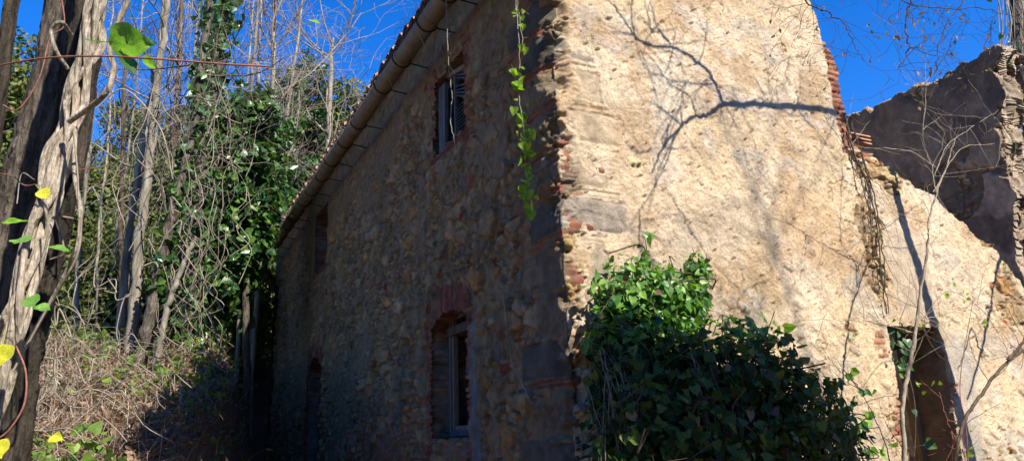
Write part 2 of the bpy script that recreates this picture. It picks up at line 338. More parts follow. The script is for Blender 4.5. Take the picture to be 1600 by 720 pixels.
def facade(w, z):
    """relief and base colour of the whole street face; w<0 front wall, w>0 gable"""
    u = -w
    h, col, e = rubble(w, z, 1)
    mort = np.array([.37, .28, .17])
    mlev = 0.004+0.062*fbm(w*1.7, z*1.7, 3, 71)+0.030*(fbm(w*12, z*12, 4, 72)-0.5)
    cover = h < mlev
    t = np.clip((mlev-h)/0.012, 0, 1)
    colF = mixc(col, mort*(0.8+0.4*fbm(w*5, z*5, 3, 73))[..., None], t*0.9); hF = np.maximum(h, mlev-0.004*t)
    hF = hF+0.016*(fbm(w*24, z*24, 3, 74, .65)-0.5)
    # far upper part of the front wall keeps brownish render
    pr = sst(0.42, 0.56, fbm(w*0.8, z*0.8, 4, 75)+0.35*sst(3.2, 5.2, z)-0.12)
    hF = lerp(hF, 0.045+0.016*(fbm(w*9, z*9, 4, 76)-.5), pr*0.6); colF = mixc(colF, np.array([.34, .24, .145])*np.ones(3), pr*0.6)
    # ---------------- gable plaster
    grain = fbm(w*28, z*28, 4, 80, 0.65)
    hp = 0.050+0.030*(fbm(w*1.1, z*1.1, 3, 81)-0.5)+0.013*(fbm(w*6, z*6, 3, 82)-0.5)+0.013*(grain-0.5)+0.010*(noise(w*60, z*60, seed=79)-.5)+0.014*(fbm(w*15, z*15, 3, 78, .7)-.5)
    cp = mixc(np.array([.72, .565, .36])*np.ones(w.shape+(3,)), np.array([.75, .62, .44]), sst(0.35, 0.65, fbm(w*1.5, z*1.5, 4, 83)))
    cp = mixc(cp, np.array([.54, .37, .21]), sst(0.50, 0.72, fbm(w*2.2+9, z*2.2, 5, 84))*0.7)
    cp = mixc(cp, np.array([.60, .55, .47]), sst(0.62, 0.70, fbm(w*2.6+20, z*3.4, 5, 85))*0.5)
    # old limewash patch
    pd1, pd2, ph, pg = vor(w+0.02*fbm(w*9, z*9, 2, 86), z*1.0+w*0.35, 0.26, 0.15, 87)
    lump = sst(0.34, 0.20, pd1)*(ph > 0.62); hp = hp+(0.005+0.020*sst(2.1, 1.1, z))*lump*pg
    cp = mixc(cp, pal(pg, [(.62, .54, .44), (.46, .38, .29), (.66, .56, .42), (.52, .44, .36)]), lump*0.35)
    # chips and holes, with longer gashes
    qw = w+.03*(fbm(w*7, z*7, 3, 88)-.5); qz = z+.05*(fbm(w*7, z*7, 3, 89)-.5); q1, q2, qh, qg = vor(qw*.75+qz*0.55, qz*.8-qw*0.5, 0.17, 0.060, 90, 1.0)
    rad_ = 0.08+0.22*np.clip(qh-0.62, 0, 1)*2; hole = sst(rad_, rad_*0.45, q1+0.22*(fbm(w*30, z*30, 3, 91)-.5))*(qh > 0.70)
    hp = hp-0.026*hole*(0.3+0.7*qg); cp = mixc(cp, np.array([.36, .22, .12]), hole*0.6)
    r1, r2, rh, rg = vor(qw*.8+qz*0.6, qz*.8-qw*.6, 0.075, 0.030, 93, 1.0)
    cr = np.abs(fbm(w*1.7+3, z*2.6, 4, 121)-.5); crk = sst(.010, .003, cr)*sst(.52, .62, fbm(w*1.3, z*1.3, 2, 123)); hp = hp-.014*crk; cp = mixc(cp, np.array([.30, .19, .11]), crk*.7)
    dirt = sst(.52, .75, fbm(w*1.2+5, z*.55, 5, 124, .6)+.12*sst(3.6, 5.2, z)); cp = mixc(cp, np.array([.54, .41, .27]), dirt*.5)
    h2 = sst(0.34, 0.12, r1+.2*(fbm(w*50, z*50, 2, 94)-.5))*(rh > 0.78); hp = hp-0.010*h2*rg
    # where plaster is lost: ragged edge strip, corner strip, lower middle
    ed = 0.20*sst(0.60, 0.0, w)*sst(3.0, 2.2, z)+0.13*sst(2.4, 3.3, w)*sst(2.6, 1.4, z)+0.22*sst(0.28, 0.0, np.abs(w-3.72+0.0*z))*sst(0.9, 1.6, z)
    ed = ed+0.12*sst(3.7, 4.1, w)*sst(1.9, 2.8, z+0.35*(w-4.2))
    cv = fbm(w*1.35, z*1.7, 5, 95, 0.55)-ed+0.17
    pl = sst(0.36, 0.385, cv)
    e2 = np.clip((0.030-h)/0.012, 0, 1)
    gm = np.array([.52, .39, .245])*(0.85+0.3*grain)[..., None]
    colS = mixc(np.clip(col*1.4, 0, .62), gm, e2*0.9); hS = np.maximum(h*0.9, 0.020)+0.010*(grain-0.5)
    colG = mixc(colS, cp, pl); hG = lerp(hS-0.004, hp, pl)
    # smoother grey render strip beside the doorway
    g = sst(0.0, 0.06, w-4.60)*sst(0.42, 0.30, w-4.60-0.05*np.sin(z*3))*sst(1.15, 0.75, z)
    hG = lerp(hG, 0.045+0.006*(fbm(w*6, z*6, 3, 99)-.5)+.004*grain, g*0.9); colG = mixc(colG, np.array([.50, .46, .39]), g*0.85)
    g = sst(0.35, 0.28, np.abs(w-4.28))*sst(1.04, 1.2, z)*sst(2.3, 1.8, z)
    hG = lerp(hG, 0.048+0.01*(fbm(w*22, z*5, 3, 98)-.5), g); colG = mixc(colG, np.array([.56, .46, .34]), g*0.8)
    # red bricks at the broken upright edge and beside the doorway
    be, bh_ = brickpat(w, z, 0.22, 0.068, 12)
    for (w0, w1, z0, z1) in ((3.44, 3.95, 2.9, 4.35), (3.54, 3.73, 0.72, 1.0), (3.62, 3.76, -0.45, 0.28), (4.57, 4.76, 0.14, 0.40)):
        mk = sst(-0.04, 0.0, np.minimum(np.minimum(w-w0, w1-w), np.minimum(z-z0, z1-z))+0.10*(fbm(w*7, z*7, 3, 14)-0.5))
        if w0 == 3.44: mk = mk*sst(3.40+0.045*(4.3-z)+0.05, 3.40+0.045*(4.3-z)+0.10, w+0.05*(noise(w*0, z*9, seed=3)-.5))
        else: mk = mk*0.8*sst(.46, .54, fbm(w*8, z*8, 3, 19)+.03)
        bc = mixc(pal(bh_, BR)*1.25, np.array([.45, .35, .24]), sst(0.010, 0.004, be))
        colG = mixc(colG, bc, mk); hG = lerp(hG, 0.012+0.028*sst(0.002, 0.014, be)*(0.5+bh_)+0.006*grain, mk)
    # ---------------- corner quoins on both faces
    aw = np.abs(w); zz = z+0.04*(noise(w*2, z*2, seed=15)-.5); row = np.floor(zz/0.40); rh_ = hsh(row.astype(int), (row*0).astype(int), (row*0).astype(int), 16)
    fz = zz/0.40-row; ln = np.where((row+(w > 0)) % 2 < 1, 0.42, 0.70)+0.12*rh_
    bcourse = (fz < 0.20*(rh_ > 0.25)*(aw < ln*1.2))
    eq = np.minimum(np.minimum(fz-0.20*(rh_ > 0.25), 1-fz)*0.40, ln-aw)+0.025*(fbm(w*9, z*9, 3, 17)-.5)
    qm = sst(0.0, 0.02, eq)*np.where(w < 0, .55+.45*(rh_ > .45), 1.0)
    qc = pal(rh_, [(.30, .25, .19), (.36, .29, .20), (.27, .235, .19), (.34, .29, .22)])*np.clip(.4+1.2*fbm(w*6, z*6, 5, 21, .65), .5, 1.5)[..., None]
    keep = np.where(w > 0, sst(.52, .56, fbm(w*2.6, z*2.6, 4, 18)+.10*sst(2.6, 1.6, z)), 1.0)*sst(.0, .03, w*0+.05)
    hq = 0.030+0.030*rh_*sst(0, 0.06, eq)+0.045*(fbm(w*4.5, z*4.5, 6, 20, .6)-.5)
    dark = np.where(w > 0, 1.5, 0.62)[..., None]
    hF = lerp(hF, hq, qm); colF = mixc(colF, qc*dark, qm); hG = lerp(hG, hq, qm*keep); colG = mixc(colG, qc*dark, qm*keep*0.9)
    be2, bh2 = brickpat(w, z, 0.24, 0.05, 22); bm = bcourse*1.0*sst(.40, .5, fbm(w*3, z*6, 3, 23)+.06)
    bc2 = mixc(pal(bh2, BR), mort*1.2, sst(0.009, 0.003, be2))
    hF = lerp(hF, 0.02+0.022*sst(.002, .012, be2), bm); colF = mixc(colF, bc2, bm)
    hG = lerp(hG, 0.03+0.022*sst(.002, .012, be2)*bh2, bm*keep); colG = mixc(colG, bc2*1.15, bm*keep*sst(.3, .0, w)*sst(.5, .6, fbm(w*5, z*5, 3, 127)))
    # ---------------- brick arches and jambs on the front wall
    for k, (u0, u1, z0, z1, rise) in enumerate(OPF):
        cu = (u0+u1)/2; hw = (u1-u0)/2
        if rise > 0:
            zt = z1+rise*(1-((u-cu)/hw)**2*0.9)
            d = z-zt; ok = (np.abs(u-cu) < hw+0.24) & (d > -0.10) & (d < 0.40) 
            e1, bi = brickpat(z*0.2+1, u+0.05*(z-z1)*np.sign(u-cu), 4.0, 0.068, 30+k)
            m1 = ok*sst(.0, .05, np.minimum(hw+0.20-np.abs(u-cu), 0.33-d)+.16*(fbm(w*7, z*7, 3, 31)-.5))*sst(.30, .40, fbm(w*5, z*5, 3, 32)+.05)
            hb = 0.030+0.045*sst(.002, .014, e1)*(.3+bi)+.02*(fbm(w*14, z*14, 3, 29)-.5); cb = mixc(pal(bi, BR)*np.clip(.3+1.3*fbm(w*9, z*9, 3, 28), .4, 1.3)[..., None], mort, sst(.012, .004, e1))
            hF = lerp(hF, hb, m1); colF = mixc(colF, cb, m1)
        du = np.maximum(u0-u, u-u1); wj = 0.11+0.10*((np.floor(z/0.14)) % 2)
        ok = (du > -0.05) & (z > z0-0.25) & (z < z1+0.2)
        m2 = ok*sst(0.0, 0.02, wj-du)*sst(.30, .42, fbm(w*3, z*3, 3, 33)+.05)*(1.0 if k != 1 else 0.15)
        e1, bi = brickpat(u, z, 0.23, 0.062, 34); hb = 0.03+0.03*sst(.002, .013, e1)*(.4+bi); cb = mixc(pal(bi, BR), mort, sst(.010, .003, e1))
        hF = lerp(hF, hb, m2); colF = mixc(colF, cb, m2)
        if k == 2:      # grey cement patch right of the window
            m3 = sst(0, .05, np.minimum(u0-0.06-u, u-u0+0.30)+.34*(fbm(w*5, z*4, 4, 36)-.5))*sst(-.3, -.1, z)*sst(1.25, 1.1, z)
            hF = lerp(hF, 0.035+.05*fbm(w*7, z*7, 5, 37), m3); colF = mixc(colF, np.array([.26, .25, .235])*(.5+1.0*fbm(w*9, z*9, 4, 38))[..., None], m3)
        if k in (0, 1):
            m3 = sst(0, .03, np.minimum(np.minimum(u-u0+.12, u1+.12-u), np.minimum(z-z0+.10, z0-z)))
            hF = lerp(hF, .06, m3); colF = mixc(colF, np.array([.25, .085, .055])*np.ones(3), m3)
    ch = sst(.22, 0.0, aw)*(.13*sst(.42, .68, fbm(w*4, z*4.5, 5, 125, .6))+.03*(fbm(w*11, z*11, 3, 126)-.5)+.02); hF = hF-ch; hG = hG-ch
    t = sst(-0.03, 0.03, w+0.09*(fbm(w*0, z*5, 4, 40)-.5))
    return lerp(hF, hG, t), mixc(colF, colG, t)
def inside_open(a, z, ops, n=0.014):
    m = np.zeros(a.shape, bool); ja = a+n*2*(noise(a*23, z*23, seed=41)-.5); jz = z+n*2*(noise(a*23+7, z*23, seed=42)-.5)
    for (a0, a1, z0, z1, rise) in ops:
        c = (a0+a1)/2; zt = z1+rise*(1-((a-c)/((a1-a0)/2))**2)
        m |= (ja > a0) & (ja < a1) & (jz > z0) & (jz < zt)
    return m
TOPG = np.array([(0, 5.25), (3.05, 6.75), (3.22, 5.6), (3.32, 4.85), (3.46, 4.45), (3.50, 4.25), (3.63, 4.05), (3.66, 3.6), (3.70, 3.25), (3.74, 2.98), (4.0, 2.90), (4.10, 2.86), (4.25, 2.78), (4.5, 2.72),
                 (4.62, 2.60), (4.95, 2.58), (5.10, 2.42), (5.35, 2.30), (5.55, 2.10), (5.85, 2.02), (6.0, 1.86), (6.25, 1.62), (6.42, 1.30), (6.7, 1.0), (7.0, 0.55), (7.45, 0.2)])
def gtop(s, z):
    js = s+0.05*(fbm(s*6, z*6, 3, 43)-.5)+0.025*(noise(s*0+1, z/0.068, seed=46)-.5)*(z > 2.95)
    return np.interp(js, TOPG[:, 0], TOPG[:, 1])+0.10*(fbm(s*7, z*3, 3, 44)-.5)
def sheet(av, zv, pos, nrm, fn, keep, thick, inward, colr, name, parent, back=None, rimn=0.03, steps=7):
    """a displaced masonry sheet on a grid with ragged holes, a rim of the wall's thickness behind every border, and a back face"""
    A, Z = np.meshgrid(av, zv); h, col = fn(A, Z)
    Pp = pos(A, Z)+nrm(A)*h[..., None]
    na = len(av); nzv = len(zv)
    Ac = 0.5*(A[:-1, :-1]+A[1:, 1:]); Zc = 0.5*(Z[:-1, :-1]+Z[1:, 1:]); K = keep(Ac, Zc)
    base = (np.arange(nzv-1)[:, None]*na+np.arange(na-1)[None, :])
    b = base[K]; Q = np.stack([b, b+1, b+na+1, b+na], 1)
    V = Pp.reshape(-1, 3); cc = col.reshape(-1, 3)
    # borders
    Kp = np.zeros((nzv+1, na+1), bool); Kp[1:-1, 1:-1] = K
    ed = []
    dv = Kp[1:-1, 1:] != Kp[1:-1, :-1]; ii, jj = np.nonzero(dv); ed.append(np.stack([ii*na+jj, (ii+1)*na+jj], 1))
    dh = Kp[1:, 1:-1] != Kp[:-1, 1:-1]; ii, jj = np.nonzero(dh); ed.append(np.stack([ii*na+jj, ii*na+jj+1], 1))
    ed = np.concatenate(ed); uq, inv = np.unique(ed, return_inverse=True); inv = inv.reshape(-1, 2)
    nb = len(uq); Pb = V[uq]; ab = A.ravel()[uq]; zb = Z.ravel()[uq]
    if rimn == .035:
        for e_ in (3.76, 4.56):
            jm = (np.abs(ab-e_) < .06) & (zb < .99); Pb[jm] = C+(e_+.012*(fbm(zb[jm]*2, zb[jm]*0, 2, 130)-.5))[:, None]*R+zb[jm][:, None]*UZ-.02*L
    VV = [V]; CC = [cc]; off = len(V); prev = uq
    for k in range(1, steps+1):
        dd = thick*k/steps; nn = rimn*min(1, k/2)*np.where((ab > 3.7) & (ab < 4.62) & (zb < 1.08) & (rimn < .04), .12, 1.0)[:, None]
        sq = 7.5 if rimn > .04 else 9; jit = np.stack([noise(ab*sq+k*.55, zb*sq+k*.8, seed=51), noise(ab*sq+k*.55, zb*sq+k*.4, seed=52), noise(ab*sq+k*.4, zb*sq+k*.5, seed=53)], 1)-.5
        VV.append(Pb+inward*dd+jit*nn*2); CC.append(colr(ab, zb, dd, cc[uq]))
        cur = off+np.arange(nb); Q = np.concatenate([Q, np.stack([prev[inv[:, 0]], prev[inv[:, 1]], cur[inv[:, 1]], cur[inv[:, 0]]], 1)]); prev = cur; off += nb
    if back is not None:
        a2, z2 = back; A2, Z2 = np.meshgrid(a2, z2); P2 = pos(A2, Z2)+inward*thick+inward*(0.03*(fbm(A2*5, Z2*5, 3, 56)-.5))[..., None]
        K2 = keep(0.5*(A2[:-1, :-1]+A2[1:, 1:]), 0.5*(Z2[:-1, :-1]+Z2[1:, 1:])); n2 = len(a2)
        b2 = (np.arange(len(z2)-1)[:, None]*n2+np.arange(n2-1)[None, :])[K2]+off
        Q = np.concatenate([Q, np.stack([b2, b2+n2, b2+n2+1, b2+1], 1)]); VV.append(P2.reshape(-1, 3)); CC.append(np.ones((P2.size//3, 3))*np.array([.22, .18, .13]))
    V = np.concatenate(VV); cc = np.concatenate(CC)
    used = np.unique(Q); mp = np.full(len(V), -1); mp[used] = np.arange(len(used))
    o = mesh_np(name, V[used], mp[Q], None, M['masonry'], None, True, cc[used]); adopt_any(parent, o); return o
def wpos(w, z): return C+np.maximum(-w, 0)[..., None]*L+np.maximum(w, 0)[..., None]*R+z[..., None]*UZ
def wn(w):
    t = sst(-0.06, 0.06, w)[..., None]; n = (-R)*(1-t)+(-L)*t; return n/np.linalg.norm(n, axis=-1)[..., None]
def rimc(a, z, d, c0):
    be, bi = brickpat(a+z*0+d, z, 0.23, 0.065, 60)
    b = mixc(pal(bi, BR)*1.0, np.array([.30, .24, .17])*np.ones(3), sst(.012, .004, be)); r = mixc(pal(noise(a*6, z*6+d*4, seed=61), RUB), np.array([.30, .24, .17])*np.ones(3), sst(.4, .6, noise(a*9, z*9+d*8, seed=62)))
    return mixc(r, b, sst(.45, .55, fbm(a*1.5, z*1.5, 2, 63)+.02))
wl = [0.0]
while wl[-1] < 15.05: wl.append(wl[-1]+0.0115+0.0011*wl[-1])
wl = -np.array(wl)[::-1]
zl = np.arange(-1.9, 5.2, 0.0145)
sheet(wl, zl, wpos, wn, facade, lambda a, z: ~inside_open(-a, z, OPF), 0.45, R, rimc, 'front_wall', house, (np.arange(-15, 0.01, 0.08), np.arange(-1.9, 5.2, 0.08)))
wr = np.arange(0, 7.45, 0.0118)
zr = np.concatenate([np.arange(-1.9, 5.0, 0.0122), np.arange(5.0, 7.2, 0.05)])
def gcol(a, z, d, c0):
    r = rimc(a, z, d, c0)
    door = (a > 3.7) & (a < 4.62) & (z < 1.08)
    return np.where(door[:, None], np.array([.36, .26, .17])*(0.8+.4*fbm(a*9+d*9, z*5, 3, 66))[:, None], r)
sheet(wr, zr, wpos, wn, facade, lambda a, z: (~inside_open(a, z, OPG, 0.008)) & (z < gtop(a, z)), 0.5, L, gcol, 'gable_wall', house, (np.arange(0.5, 7.4, 0.06), np.arange(-1.9, 7.0, 0.06)), 0.035)

# rear long wall: we see its inner face and the torn near end
S0 = 7.0
REND = np.array([(-2.0, 0.05), (0.5, 0.25), (1.6, 0.22), (2.1, 0.30), (2.8, 0.16), (3.2, 0.26), (3.6, 0.12), (3.9, 0.22), (4.2, 0.02), (4.6, 0.08), (4.85, -0.10), (6, -0.1)])
def rear(u, z):
    h, col, e = rubble(u+40, z, 5)
    plm = sst(.34, .37, fbm(u*1.1, z*1.1, 5, 110)+.055-.10*sst(4.2, 4.8, z)-0.20*sst(.38, .0, u+.0*z)-0.30*sst(.55, .25, np.hypot((u-1.0)*1.0, (z-2.95)*1.6)))
    hp = .05+.02*(fbm(u*3, z*3, 4, 111)-.5)+.006*fbm(u*20, z*20, 3, 112)
    stain = np.clip(sst(2.4, 4.9, z+1.6*(fbm(u*2.6, z*0.7, 5, 113)-.5)), 0, 1)
    cp = mixc(np.array([.82, .63, .43])*np.ones(u.shape+(3,)), np.array([.42, .30, .19]), stain)
    cp = mixc(cp, np.array([.30, .23, .17]), sst(.47, .60, fbm(u*2, z*2, 5, 114, .6))*.75); cp = cp*np.clip(.35+1.3*fbm(u*5, z*3.5, 5, 128, .65), .5, 1.3)[..., None]; hp = hp+.03*(fbm(u*5, z*5, 5, 129, .6)-.5)
    h = h*.4; cs = mixc(col*1.5, np.array([.36, .28, .20]), np.clip((.03-h)/.012, 0, 1))
    return lerp(h, hp, plm), mixc(cs, cp, plm)
ur = np.concatenate([np.arange(-0.2, 5.0, 0.016), np.arange(5.0, 15, 0.08)])
def keepR(u, z):
    top = 4.90+0.17*(fbm(u*2.2, z*0, 5, 115, .65)-.5)+.09*(noise(u*11, z*0, seed=116)-.5)
    en = np.interp(z, REND[:, 0], REND[:, 1])+0.16*(fbm(u*0+2, z*2.6, 2, 117)-.5)+.08*(noise(u*7, z*7, seed=118)-.5)
    return (z < top) & (u > en)
sheet(ur, np.arange(-1.9, 5.1, 0.016), lambda u, z: C+u[..., None]*L+S0*R+z[..., None]*UZ, lambda u: -R*np.ones(u.shape+(3,)), rear, keepR, 0.48, R,
      lambda a, z, d, c0: mixc(pal(noise(a*8, z*7+d*9, seed=119), [(.42, .33, .22), (.5, .40, .28), (.36, .28, .2), (.42, .24, .15)]), np.array([.55, .46, .34])*np.ones(3), sst(.5, .6, noise(a*3, z*11+d*5, seed=120))),
      'rear_wall', house, (np.arange(-0.2, 15, 0.08), np.arange(-1.9, 5.0, 0.08)), 0.07, 12)
# far end wall and an added inner partition that darkens the standing half
b = MB(); b.box(H(15.0, 3.5, 1.6), L*0.25, R*3.45, UZ*3.6); b.build('end_wall', M['stone'], house, False)
b = MB(); b.box(H(7.9, 2.98, 2.2), L*6.8, R*0.12, UZ*3.9); b.build('added_partition', M['bounceplaster'], house, False)  # added to darken the rooms; pale to bounce light onto the rear wall
b = MB(); b.box(H(7.5, 5.0, -1.55), L*6.9, R*1.85, UZ*.12); b.build('bounce_floor', M['bounceplaster'], house, False)  # unseen pale floor added to bounce light up the rear wall
b = MB(); b.box(H(7.6, 1.7, 2.3), L*7.05, R*1.15, UZ*0.08); b.build('upper_floor', M['darkwood'], house, False)

# roof over the standing half: boards, barrel tiles, rafters
EV, EZ, SL = 0.30, 5.20, 0.47       # eave projection, height, slope
def RF(u, s, off=0.0): return H(u, s, EZ+SL*(s+EV)+off)
b = MB(); ua = np.array([-0.12, 15.3]); 
V = [RF(-0.12, -EV), RF(15.3, -EV), RF(15.3, 3.25), RF(-0.12, 3.25)]; V += [v+UZ*0.035 for v in V]
b.add(V, [[0, 1, 2, 3], [4, 7, 6, 5], [0, 4, 5, 1], [1, 5, 6, 2], [2, 6, 7, 3], [3, 7, 4, 0]])
roof = b.build('roof', M['darkwood'], house, False)
b = MB(); rng = random.Random(5); th = np.linspace(0, math.pi, 7)
for k in range(74):
    u = -0.10+k*0.208
    for r in range(8):
        s0 = -EV-0.02+rng.uniform(-.03, .02)+r*0.45; s1 = s0+0.50; o0 = 0.05+rng.uniform(0, .01); du = rng.uniform(-.01, .01)
        ring = [[RF(u+du+0.085*w*math.cos(t), s, o+0.07*math.sin(t)) for t in th] for s, o, w in ((s0, o0+.025, 1.05), (s1, o0, .85))]
        V = np.array(ring).reshape(-1, 3); Q = [[q, q+1, q+8, q+7] for q in range(6)]
        b.add(V, Q); b.add(V-UZ*0.014, Q); b.add(np.vstack([V[:7], V[:7]-UZ*.014]), [[q, q+1, q+8, q+7] for q in range(6)])
        # channel tile between
        ring = [[RF(u+0.104+0.08*w*math.cos(t), s, o-0.045*math.sin(t)) for t in th] for s, o, w in ((s0-.02, .075, 1.0), (s1, .06, .85))]
        b.add(np.array(ring).reshape(-1, 3), Q)
b.build('roof_tiles', M['tile'], house)
for k in range(22):
    b = MB(); u = 0.15+k*0.70; a = H(u, 0.3, EZ+SL*(.3+EV)-.06); c = H(u, -EV+.02, EZ-.06)
    b.box((a+c)/2, L*0.04, (c-a)/2, UZ*0.05); b.build('rafter', M['darkwood'], house, False)
# gutter: half-round run with straps
GV = 0.42; gpa = Fr(690, 0, GV); gz = [((Fr(x, y, GV)-C) @ UZ) for x, y in ((690, 0), (520, 240), (430, 378))]; gzm = float(np.mean(gz)); print('gutter z', gz)
gz0, gz1 = gz[0], gz[2]
u0g, u1g = -0.4, float((Fr(414, 396, GV)-C) @ L); print('gutter end', u1g)
def GP(u): return H(u, -GV, gz0+(gz1-gz0)*(u-2.7)/(15-2.7)+.008*math.sin(u*2.1)-.004*math.sin(u*5))
b = MB(); seg = 40; us = np.linspace(u0g, u1g, seg); th = np.linspace(-0.15, math.pi+0.15, 12)
V = []
for rr in (0.115, 0.103):
    for u in us: V += [GP(u)+rr*(math.cos(t)*(-R))-rr*math.sin(t)*UZ for t in th]
Q = []
for o in (0, seg*12):
    for i_ in range(seg-1):
        for j in range(11): Q.append([o+i_*12+j, o+i_*12+j+1, o+(i_+1)*12+j+1, o+(i_+1)*12+j])
for i_ in range(seg-1):
    for j in (0, 11): Q.append([i_*12+j, (i_+1)*12+j, seg*12+(i_+1)*12+j, seg*12+i_*12+j])
b.add(V, Q)
for u in np.arange(1.0, u1g, 2.0):      # socket joints
    b.tube([GP(u), GP(u)+L*0.07], 0.122, 14, False)
gut = b.build('gutter', M['gutter'], house)
for u in np.arange(0.5, u1g, 0.9)+np.random.RandomState(8).normal(size=len(np.arange(0.5, u1g, 0.9)))*.08:
    b = MB(); t2 = np.linspace(-.2, math.pi+.1, 14); b.tube([GP(u)+0.128*(math.cos(t)*(-R))-0.128*math.sin(t)*UZ for t in t2], 0.009, 5)
    b.tube([GP(u)+R*.12-UZ*.05, H(u+.05, .02, gzm-.10)], .009, 5); adopt_any(gut, b.build('bracket', M['iron']))
e = GP(u1g); b = MB(); pts = spline([e-UZ*.05-L*.1, e-UZ*.2-L*.06, e-UZ*.45+R*.15, e-UZ*.7+R*.33, e-UZ*1.6+R*.34, e-UZ*4.5+R*.34], 6); b.tube(pts, .05, 10); b.build('downpipe', M['iron'], house)

# windows and doors
def fbx(b, u0, u1, z0, z1, d0, d1, plane='F'):
    if plane == 'F': b.box(H((u0+u1)/2, (d0+d1)/2, (z0+z1)/2), L*(u1-u0)/2, R*(d1-d0)/2, UZ*(z1-z0)/2)
    else: b.box(H((d0+d1)/2, (u0+u1)/2, (z0+z1)/2), R*(u1-u0)/2, L*(d1-d0)/2, UZ*(z1-z0)/2)
def window_frame(u0, u1, z0, z1, d, mat, t=.07, plane='F', bottom=True, name='window'):
    b = MB(); fbx(b, u0, u0+t, z0, z1, d, d+.08, plane); fbx(b, u1-t, u1, z0, z1, d+.002, d+.082, plane); fbx(b, u0+t, u1-t, z1-t, z1, d+.004, d+.076, plane)
    if bottom: fbx(b, u0+t, u1-t, z0, z0+t, d+.004, d+.076, plane)
    return b.build(name, M[mat], house, False)
w1 = window_frame(1.95, 2.87, 3.36, 4.37, .10, 'greywood')
tag(w1, 'weathered blue grey upper window with a broken louvred shutter')
b = MB(); fbx(b, 2.66, 2.86, 3.40, 4.30, -.005, .022); fbx(b, 2.64, 2.662, 3.40, 4.30, -.01, .035); adopt_any(w1, b.build('shutter', M['greywood'], None, False))
b = MB(); fbx(b, 1.98, 2.02, 3.42, 4.28, .03, .065); fbx(b, 2.40, 2.44, 3.42, 4.28, .03, .065)
for k in range(17):
    z = 3.46+k*.047; u = 2.21; tl = .05+.035*rng.random(); 
    if k in (9, 14): continue
    b.box(H(u, .045, z), L*.165+UZ*(tl if k > 8 else .004), R*.018+UZ*.015, UZ*.004)
adopt_any(w1, b.build('shutter', M['greywood'], None, False))
b = MB(); b.box(H(2.22, .04, 4.28), L*.40+UZ*.10, R*.02, UZ*.03); b.build('lintel_board', M['brownwood'], house, False)
w2 = window_frame(8.87, 9.95, 3.40, 4.64, .22, 'darkwood')
b = MB(); fbx(b, 8.96, 9.40, 3.47, 4.56, .25, .28); adopt_any(w2, b.build('shutter', M['greywood'], None, False))
w3 = window_frame(1.98, 2.98, .08, 1.44, .14, 'greywood', .06)
b = MB(); fbx(b, 2.875, 2.918, .145, 1.38, .16, .215); fbx(b, 2.04, 2.875, .142, .19, .17, .21); adopt_any(w3, b.build('casement', M['brownwood'], None, False))
b = MB(); fbx(b, 1.98, 3.02, 1.20, 1.30, .12, .30); b.build('window_head', M['darkwood'], house, False)
b = MB(); fbx(b, 1.84, 3.08, -.09, .06, -.04, .30); b.build('window_sill', M['sillstone'], house, False)
d1 = window_frame(9.0, 10.13, -1.6, 1.55, .18, 'darkwood', .09, 'F', False, 'door')
b = MB(); fbx(b, 9.55, 10.03, -1.55, 1.45, .22, .26); adopt_any(d1, b.build('door_leaf', M['darkwood'], None, False))
for z in (.0, .6): 
    pass
d2 = window_frame(3.78, 4.56, -1.75, 1.03, .34, 'brownwood', .08, 'G', False, 'doorway_frame')
b = MB(); b.box(H(.62, 4.28, -.4), R*.12+L*.28, L*.02, UZ*1.36); adopt_any(d2, b.build('door_leaf', M['brownwood'], None, False))
b = MB(); fbx(b, 3.66, 4.70, 1.015, 1.075, -.035, .40, 'G'); b.build('door_lintel', M['brownwood'], house, False)
# loose broken tile and stones lodged in the ragged notch of the gable
lt = MB(); p = G(1334, 214, -0.15)
tt = np.linspace(0, math.pi, 7)
for kk in range(3):
    q = p-UZ*kk*.045+R*.03*kk; ring = [[q+a*R*(.20-.03*kk)+L*.07*math.cos(t)+UZ*(.035*math.sin(t)) for t in tt] for a in (-1, 1)]
    V = np.array(ring).reshape(-1, 3); lt.add(V, [[i_, i_+1, i_+8, i_+7] for i_ in range(6)]+[[0, 6, 13, 7]], None); lt.add(V[:7], None, [[0, i_, i_+1] for i_ in range(1, 6)]); lt.add(V[7:], None, [[0, i_, i_+1] for i_ in range(1, 6)])
tag(lt.build('broken_tile', M['tile']), 'broken clay tiles lying flat in the notch of the ruined gable top', 'roof tile')
def stone(p, r, seed, name, label=None, group=None):
    n = 14; th, ph = np.meshgrid(np.linspace(0, 2*math.pi, 18), np.linspace(0.02, math.pi-.02, 12)); d = np.stack([np.cos(th)*np.sin(ph), np.sin(th)*np.sin(ph), np.cos(ph)], -1)
    d[:, -1] = d[:, 0]
    k = .72+.56*noise(d[..., 0]*1.7+seed*3, d[..., 1]*1.7, d[..., 2]*1.7, seed); V = p+d*k[..., None]*np.array(r)
    i_ = (np.arange(11)[:, None]*18+np.arange(17)[None, :]).ravel()
    o = mesh_np(name, V.reshape(-1, 3), np.stack([i_, i_+1, i_+19, i_+18], 1), None, M['stone2'], None, True); return o
M['stone2'] = mat_noisy('pale_rubble', (.34, .26, .18), (.55, .45, .33), 7, 0.95, 0.02)  # paler stone colour for the loose pieces
for k, (x, y, r, lb) in enumerate([(1330, 240, .09, 'largest pale stone perched below the broken tiles of the gable notch'), (1345, 256, .07, 'small round stone right of the largest stone in the gable notch'), (1362, 252, .055, 'small flat stone nearest the sloping broken wall top'), (1322, 262, .06, 'brown stone at the foot of the brick edge')]):
    o = stone(G(x, y, .02), (r, r*.9, r*.7), k+3, 'loose_stone'); tag(o, lb, 'stone', 'loose stones on the broken gable')

